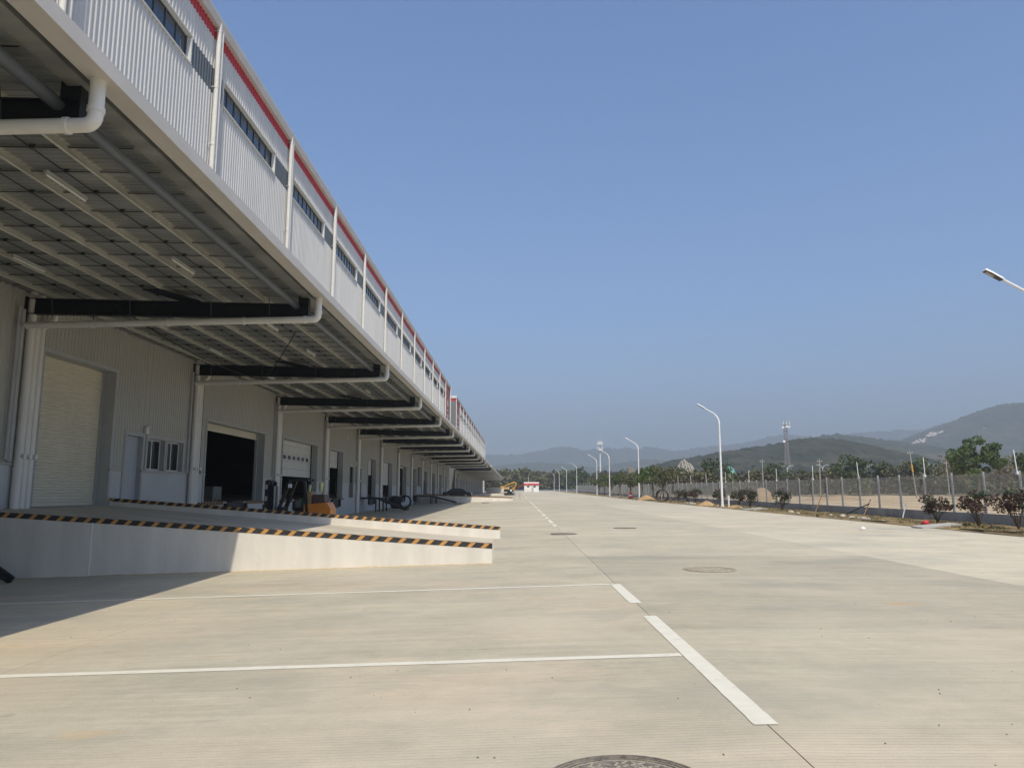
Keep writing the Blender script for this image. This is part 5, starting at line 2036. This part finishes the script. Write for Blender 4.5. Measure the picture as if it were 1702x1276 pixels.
def verge_clutter():
    def at(px, X):
        return X * 1230 / (px - 858.8)
    # hoop standing on the verge edge
    X = 18.6
    Y = at(1098, X)
    z = g(X, Y) + 0.05
    o = (X, Y, z)
    root = thing('steel_hoop', o, 'black and rusty round steel hoop standing upright on the verge edge', 'hoop')
    r = 0.78
    for nm, y0, mat, rr in (('hoop_band', -0.32, 'black', r), ('hoop_band', 0.10, 'rust', r * 1.0)):
        m = MB()
        n = 40
        vs = []
        for i in range(n):
            a = 2 * math.pi * i / n
            for q, yy in ((rr, y0), (rr, y0 + 0.36), (rr - 0.07, y0 + 0.36), (rr - 0.07, y0)):
                vs.append((q * math.cos(a) + (yy * 0.5), yy, r + q * math.sin(a)))
        m.add(vs, [(i * 4 + k, ((i + 1) % n) * 4 + k, ((i + 1) % n) * 4 + (k + 1) % 4, i * 4 + (k + 1) % 4) for i in range(n) for k in range(4)])
        part(nm, m, M[mat], root, o)
    # red drum
    Y = at(1046, 19.0)
    o = (19.0, Y, g(19, Y) + 0.06)
    root = thing('traffic_drum', o, 'red drum with a white band standing on the far verge', 'drum')
    part('drum', MB().tube([(0, 0, 0), (0, 0, 1.0)], [0.32, 0.27], 14), M['redplastic'], root, o)
    part('white_band', MB().tube([(0, 0, 0.42), (0, 0, 0.62)], [0.315, 0.305], 14, False), M['white'], root, o)
    part('base', MB().tube([(0, 0, -0.02), (0, 0, 0.10)], 0.42, 14), M['black'], root, o)
    # white stub post
    Y = at(1206, 19.3)
    p = part('stub_post', MB().tube([(0, 0, -0.05), (0.03, 0.0, 1.0)], 0.075, 10).tube([(0.03, 0, 1.0), (0.03, 0, 1.04)], 0.09, 10), M['white'], None, (19.3, Y, g(19.3, Y) + 0.06))
    tag(p, 'short white stub post on the verge right of the second lamp', 'post')
    # red bag
    Y = at(1525, 19.0)
    m = MB()
    n = 10
    vs = []
    rnd = random.Random(3)
    for q, zz in ((0.9, 0.0), (1.05, 0.35), (0.95, 0.75), (0.5, 1.0)):
        for i in range(n):
            a = 2 * math.pi * i / n
            vs.append((0.16 * q * math.cos(a) * rnd.uniform(0.85, 1.1), 0.15 * q * math.sin(a) * rnd.uniform(0.85, 1.1), 0.17 * zz))
    m.add(vs, [(j * n + i, j * n + (i + 1) % n, (j + 1) * n + (i + 1) % n, (j + 1) * n + i) for j in range(3) for i in range(n)], True)
    m.add(vs[30:], [tuple(range(10))])
    b = part('plastic_bag', m, M['redplastic'], None, (19.0, Y, g(19, Y) + 0.08))
    tag(b, 'crumpled bright red bag lying on the verge', 'bag')
    # concrete board pieces
    for (px, X, lx, ly, rz, lab) in ((1542, 18.45, 1.9, 0.75, 8, 'broad grey board lying at the yard edge below the red bag'), (1245, 19.0, 1.6, 0.5, 12, 'grey board lying below the shrubs near the stub post'), (1258, 19.1, 1.1, 0.4, -8, 'smaller grey board right of the other one near the stub post')):
        Y = at(px, X)
        m = MB().box(-lx / 2, -ly / 2, 0, lx / 2, ly / 2, 0.07)
        b = part('grey_board', m, M['board'], None, (X, Y, g(X, Y) + 0.07))
        b.rotation_euler = (R(3), R(-4), R(rz))
        tag(b, lab, 'board')
    # poles leaning against the fence wall
    for (px, Xb, lab, mat, dx, dy, h) in ((1488, 20.9, 'pale pole leaning on the fence wall, right one', 'trim_grey', 1.05, -1.6, 0.75), (1425, 20.9, 'thin dark rod leaning on the fence wall, left one', 'rust', 1.05, -1.2, 0.95), (1347, 20.9, 'thin brown rod slanting before the fence right of the tower', 'rust', 0.9, -0.8, 1.3), (1395, 20.6, 'black hose end sticking up at the fence wall', 'black', 1.0, 1.2, 0.7)):
        Y = at(px, Xb)
        z = g(Xb, Y) + 0.1
        p = part('leaning_pole', MB().tube([(0, 0, 0), (dx, -dy, h)], 0.035, 7), M[mat], None, (Xb, Y, z))
        tag(p, lab, 'pole')
    # dark planks and hoses at the yard edge on the right
    for (px, X, l, rz, lab) in ((1600, 18.5, 2.2, 82, 'dark plank at the yard edge left of the second shrub'), (1640, 18.6, 2.8, 94, 'dark plank at the yard edge below the second shrub'), (1350, 18.7, 2.2, 70, 'black hose piece on the verge edge right of the lone shrub'), (1445, 18.5, 2.6, 88, 'brown plank at the yard edge by scattered stones')):
        Y = at(px, X)
        m = MB().box(-l / 2, -0.06, 0, l / 2, 0.06, 0.05)
        b = part('dark_plank', m, M['bark'], None, (X, Y, g(X, Y) + 0.05))
        b.rotation_euler = (0, R(1.5), R(rz))
        tag(b, lab, 'plank')
    # rubble
    stones = [(1406, 18.7, 0.17), (1417, 18.9, 0.13), (1425, 18.5, 0.19), (1433, 18.8, 0.12), (1457, 18.6, 0.10), (1307, 18.7, 0.20), (1318, 18.6, 0.14), (1226, 18.6, 0.15), (1372, 18.8, 0.16), (1391, 18.7, 0.2), (1145, 18.7, 0.25), (1138, 18.6, 0.2), (1150, 18.5, 0.2), (1188, 18.6, 0.15), (1694, 18.9, 0.22), (1700, 18.5, 0.16), (1029, 18.7, 0.4), (1010, 18.8, 0.4), (1058, 18.5, 0.35)]
    where = ['leftmost of four left of the leaning rods', 'second of four left of the leaning rods', 'third of four by the leaning rods', 'right one of four by the leaning rods', 'small, alone left of the pale pole', 'larger of two right of the lone shrub', 'smaller of two right of the lone shrub', 'alone right of the white stub post', 'smaller of two left of the stone group', 'larger of two left of the stone group', 'largest of three right of the hoop', 'left one of three right of the hoop', 'right one of three right of the hoop', 'alone left of the second lamp', 'larger one at the right picture edge', 'smaller one at the right picture edge', 'far one below the middle young trees', 'farthest one, left of the red drum', 'far one right of the red drum']
    for i, (px, X, s) in enumerate(stones):
        rock(X, at(px, X), s, 'pale rubble stone lying on the verge edge, ' + where[i], seed=i)
    w = rock(14.6, 14.6 * 1230 / (1422.5 - 858.8), 0.13, 'lone white stone lying on the concrete near the right verge', 'white', 77)
    del w['group']
    heap('clay_heap', 18.9, at(1170, 18.9), 1.1, 0.9, 0.5, 'clay', 'small brown clay heap on the verge left of the second lamp', seed=1)
    heap('clay_heap', 19.3, at(1218, 19.3), 1.2, 0.8, 0.28, 'clay', 'flat brown clay heap right of the white stub post', seed=2)
    heap('clay_heap', 19.2, at(1072, 19.2), 1.6, 1.3, 0.75, 'clay', 'brown clay heap left of the steel hoop', seed=3)
    heap('sand_mound', 32.0, 98, 1.75, 1.6, 1.75, 'mound', 'rounded tan sand mound in the field behind the fence', sharp=1.9)
    heap('sand_mound', 44.0, 104, 5.0, 3, 0.7, 'mound', 'low pale sand bank right of the rounded mound', sharp=1.2)


def small_yard_bits():
    # loose grit on the slabs
    V, F = [], []
    r = random.Random(17)
    for i in range(170):
        y = 4 + 34 * r.random() ** 1.7
        x = r.uniform(-0.62, 0.72) * y
        if x > 18 or x < -6 or (18 < y < 28 and x < -0.3):
            continue
        s = r.uniform(0.003, 0.009)
        z = g(x, y)
        k = len(V)
        for dx, dy, dz in ((-1, -1, 0), (1, -0.8, 0), (0.9, 1, 0), (-0.8, 0.9, 0), (0, 0, 1.2)):
            V.append((x + dx * s * r.uniform(.7, 1.2), y + dy * s, z + dz * s))
        F += [(k, k + 1, k + 4), (k + 1, k + 2, k + 4), (k + 2, k + 3, k + 4), (k + 3, k, k + 4)]
    me = bpy.data.meshes.new('grit')
    me.from_pydata(V, [], F)
    me.materials.append(M['bark'])
    tag(link('grit', me), 'loose dark grit scattered over the concrete yard', 'grit', None, 'stuff')
    # folding barrier at the foot of the far ramp
    Y = 112.0
    o = (-0.1, Y, g(-0.1, Y))
    root = thing('barrier', o, 'thin steel trestle standing at the low end of the far ramp', 'barrier')
    for x in (-0.3, 0.5):
        part('leg', MB().bar((x - 0.15, -0.3, 0), (x, 0, 1.0), 0.04), M['trim_grey'], root, o)
        part('leg', MB().bar((x + 0.15, 0.3, 0), (x, 0, 1.0), 0.04), M['trim_grey'], root, o)
    part('rail', MB().bar((-0.4, 0, 1.0), (0.6, 0, 1.0), 0.06), M['trim_grey'], root, o)
    # dark puddle-like rubber mats and bits beside far ramp
    for (px, py, lab, w) in ((762, 835, 'flat dark scrap lying in the shade before the far ramp', 1.3), (808, 834, 'small brown scrap lying in the sun before the far ramp', 0.9)):
        X = (px - 858.8) / 1230 * 100
        m = MB()
        rnd = random.Random(px)
        n = 14
        top = [(w * 0.6 * rnd.uniform(0.8, 1.1) * math.cos(6.283 * i / n), w * 0.8 * rnd.uniform(0.7, 1.1) * math.sin(6.283 * i / n)) for i in range(n)]
        m.prism(top, 'z', 0.0, 0.06)
        b = part('scrap_mat', m, M['black' if px < 800 else 'bark'], None, (X, 100, g(X, 100) + 0.003))
        tag(b, lab, 'scrap')
    # slack black cable under the canopy
    pts = []
    a, b, c = Vector((-12.2, 21.8, 7.3)), Vector((-11.6, 33.5, 6.75)), Vector((-8.1, 26.5, 7.45))
    for i in range(17):
        t = i / 16
        p = a.lerp(b, t)
        p.z -= 0.35 * 4 * t * (1 - t)
        pts.append(p)
    for i in range(1, 13):
        t = i / 12
        p = b.lerp(c, t)
        p.z -= 0.12 * 4 * t * (1 - t)
        pts.append(p)
    cb = part('slack_cable', MB().tube(pts, 0.018, 6), M['cable'], None)
    tag(cb, 'black cable hanging slack below the near canopy', 'cable')


def build_haze():
    m = MB().box(-7600, -2500, -30, 7600, 8200, 640)
    me = m.mesh('haze', M['white'])
    me.materials.clear()
    mat = bpy.data.materials.new('haze_air')
    mat.use_nodes = True
    nt = mat.node_tree
    nt.nodes.clear()
    out = nt.nodes.new('ShaderNodeOutputMaterial')
    pv = nt.nodes.new('ShaderNodeVolumePrincipled')
    pv.inputs['Color'].default_value = (0.50, 0.57, 0.655, 1)
    pv.inputs['Density'].default_value = 0.00038
    pv.inputs['Anisotropy'].default_value = 0.0
    nt.links.new(pv.outputs[0], out.inputs['Volume'])
    me.materials.append(mat)
    o = link('haze', me)
    tag(o, 'pale blue haze hanging over the whole place', 'haze', None, 'stuff')


# ------------------------------------------------------------------ build
build_ground()
build_hills()
build_yard()
build_warehouses()
build_ramps()
build_fence()
tube_lights()
mobile_ramp(16.6, 1.9, 'black steel yard ramp whose tip shows at the left edge before the near ramp', 3.42, 1.2)
mobile_ramp(73.2, 2.0, 'black steel yard ramp with platform and rungs beside the pipe coils', 4.4, 1.6)
mobile_ramp(110.3, 2.0, 'black steel yard ramp standing against the far ramp wall', 6.2, 2.6)
forklift(-9.45, 33.2)
coil(-12.6, 84.5, 0.72, 75, 'upright black pipe coil facing the viewer, right of the other coil', 7, 0.4)
coil(-13.6, 83.5, 0.70, 30, 'upright black pipe coil seen edge on, nearer the dock', 9, 0.8)
sedan(-9.2, 116.0, 0.80)
excavator(-1.8, 190)
pallet_stack(-17.2, 39.0, FLOOR, 'grey wrapped pallet inside the open second door, left one', 0.75)
pallet_stack(-17.2, 41.6, FLOOR, 'grey wrapped pallet inside the open second door, right one', 0.8)
manhole(0.62, 4.58, 0.455, 'ornate round manhole cover caked with sand, cut by the bottom edge')
manhole(4.14, 16.35, 0.50, 'sandy round manhole cover right of the lane dashes', True, 'dusty')
manhole(1.80, 28.9, 0.46, 'dark round manhole cover on the dashed line beyond the near ramp', False)
manhole(4.75, 33.1, 0.46, 'dark round manhole cover right of the dashed line, farther away', False)
lamps = [(26.0, 'white street lamp at the right edge, only its arm and head in view'), (69.0, 'tall white street lamp, nearest one with its whole pole in view'), (115.5, 'white street lamp second in the row, above the young trees'), (152, 'white street lamp third in the row, behind the young trees'), (176, 'white street lamp fourth in the row, left of the telecom pole'), (235, 'white street lamp fifth in the row'), (283, 'white street lamp sixth in the row'), (331, 'white street lamp seventh in the row'), (377, 'white street lamp farthest in the row, nearest the gatehouse')]
for y, lab in lamps:
    street_lamp(y, lab)
verge_clutter()
small_yard_bits()
guard_house()
tower()
slope_thing(1102, 1174, 765, 400, 'pale concrete lattice slope with green netting at its foot', True, False)
slope_thing(1196, 1240, 772, 380, 'green netted cut slope right of the second lamp', False, True)
slope_thing(1022, 1072, 774, 420, 'pale bare cut slope above the young trees', False, False)
far_house()
road_lamps()
build_vegetation()
build_haze()
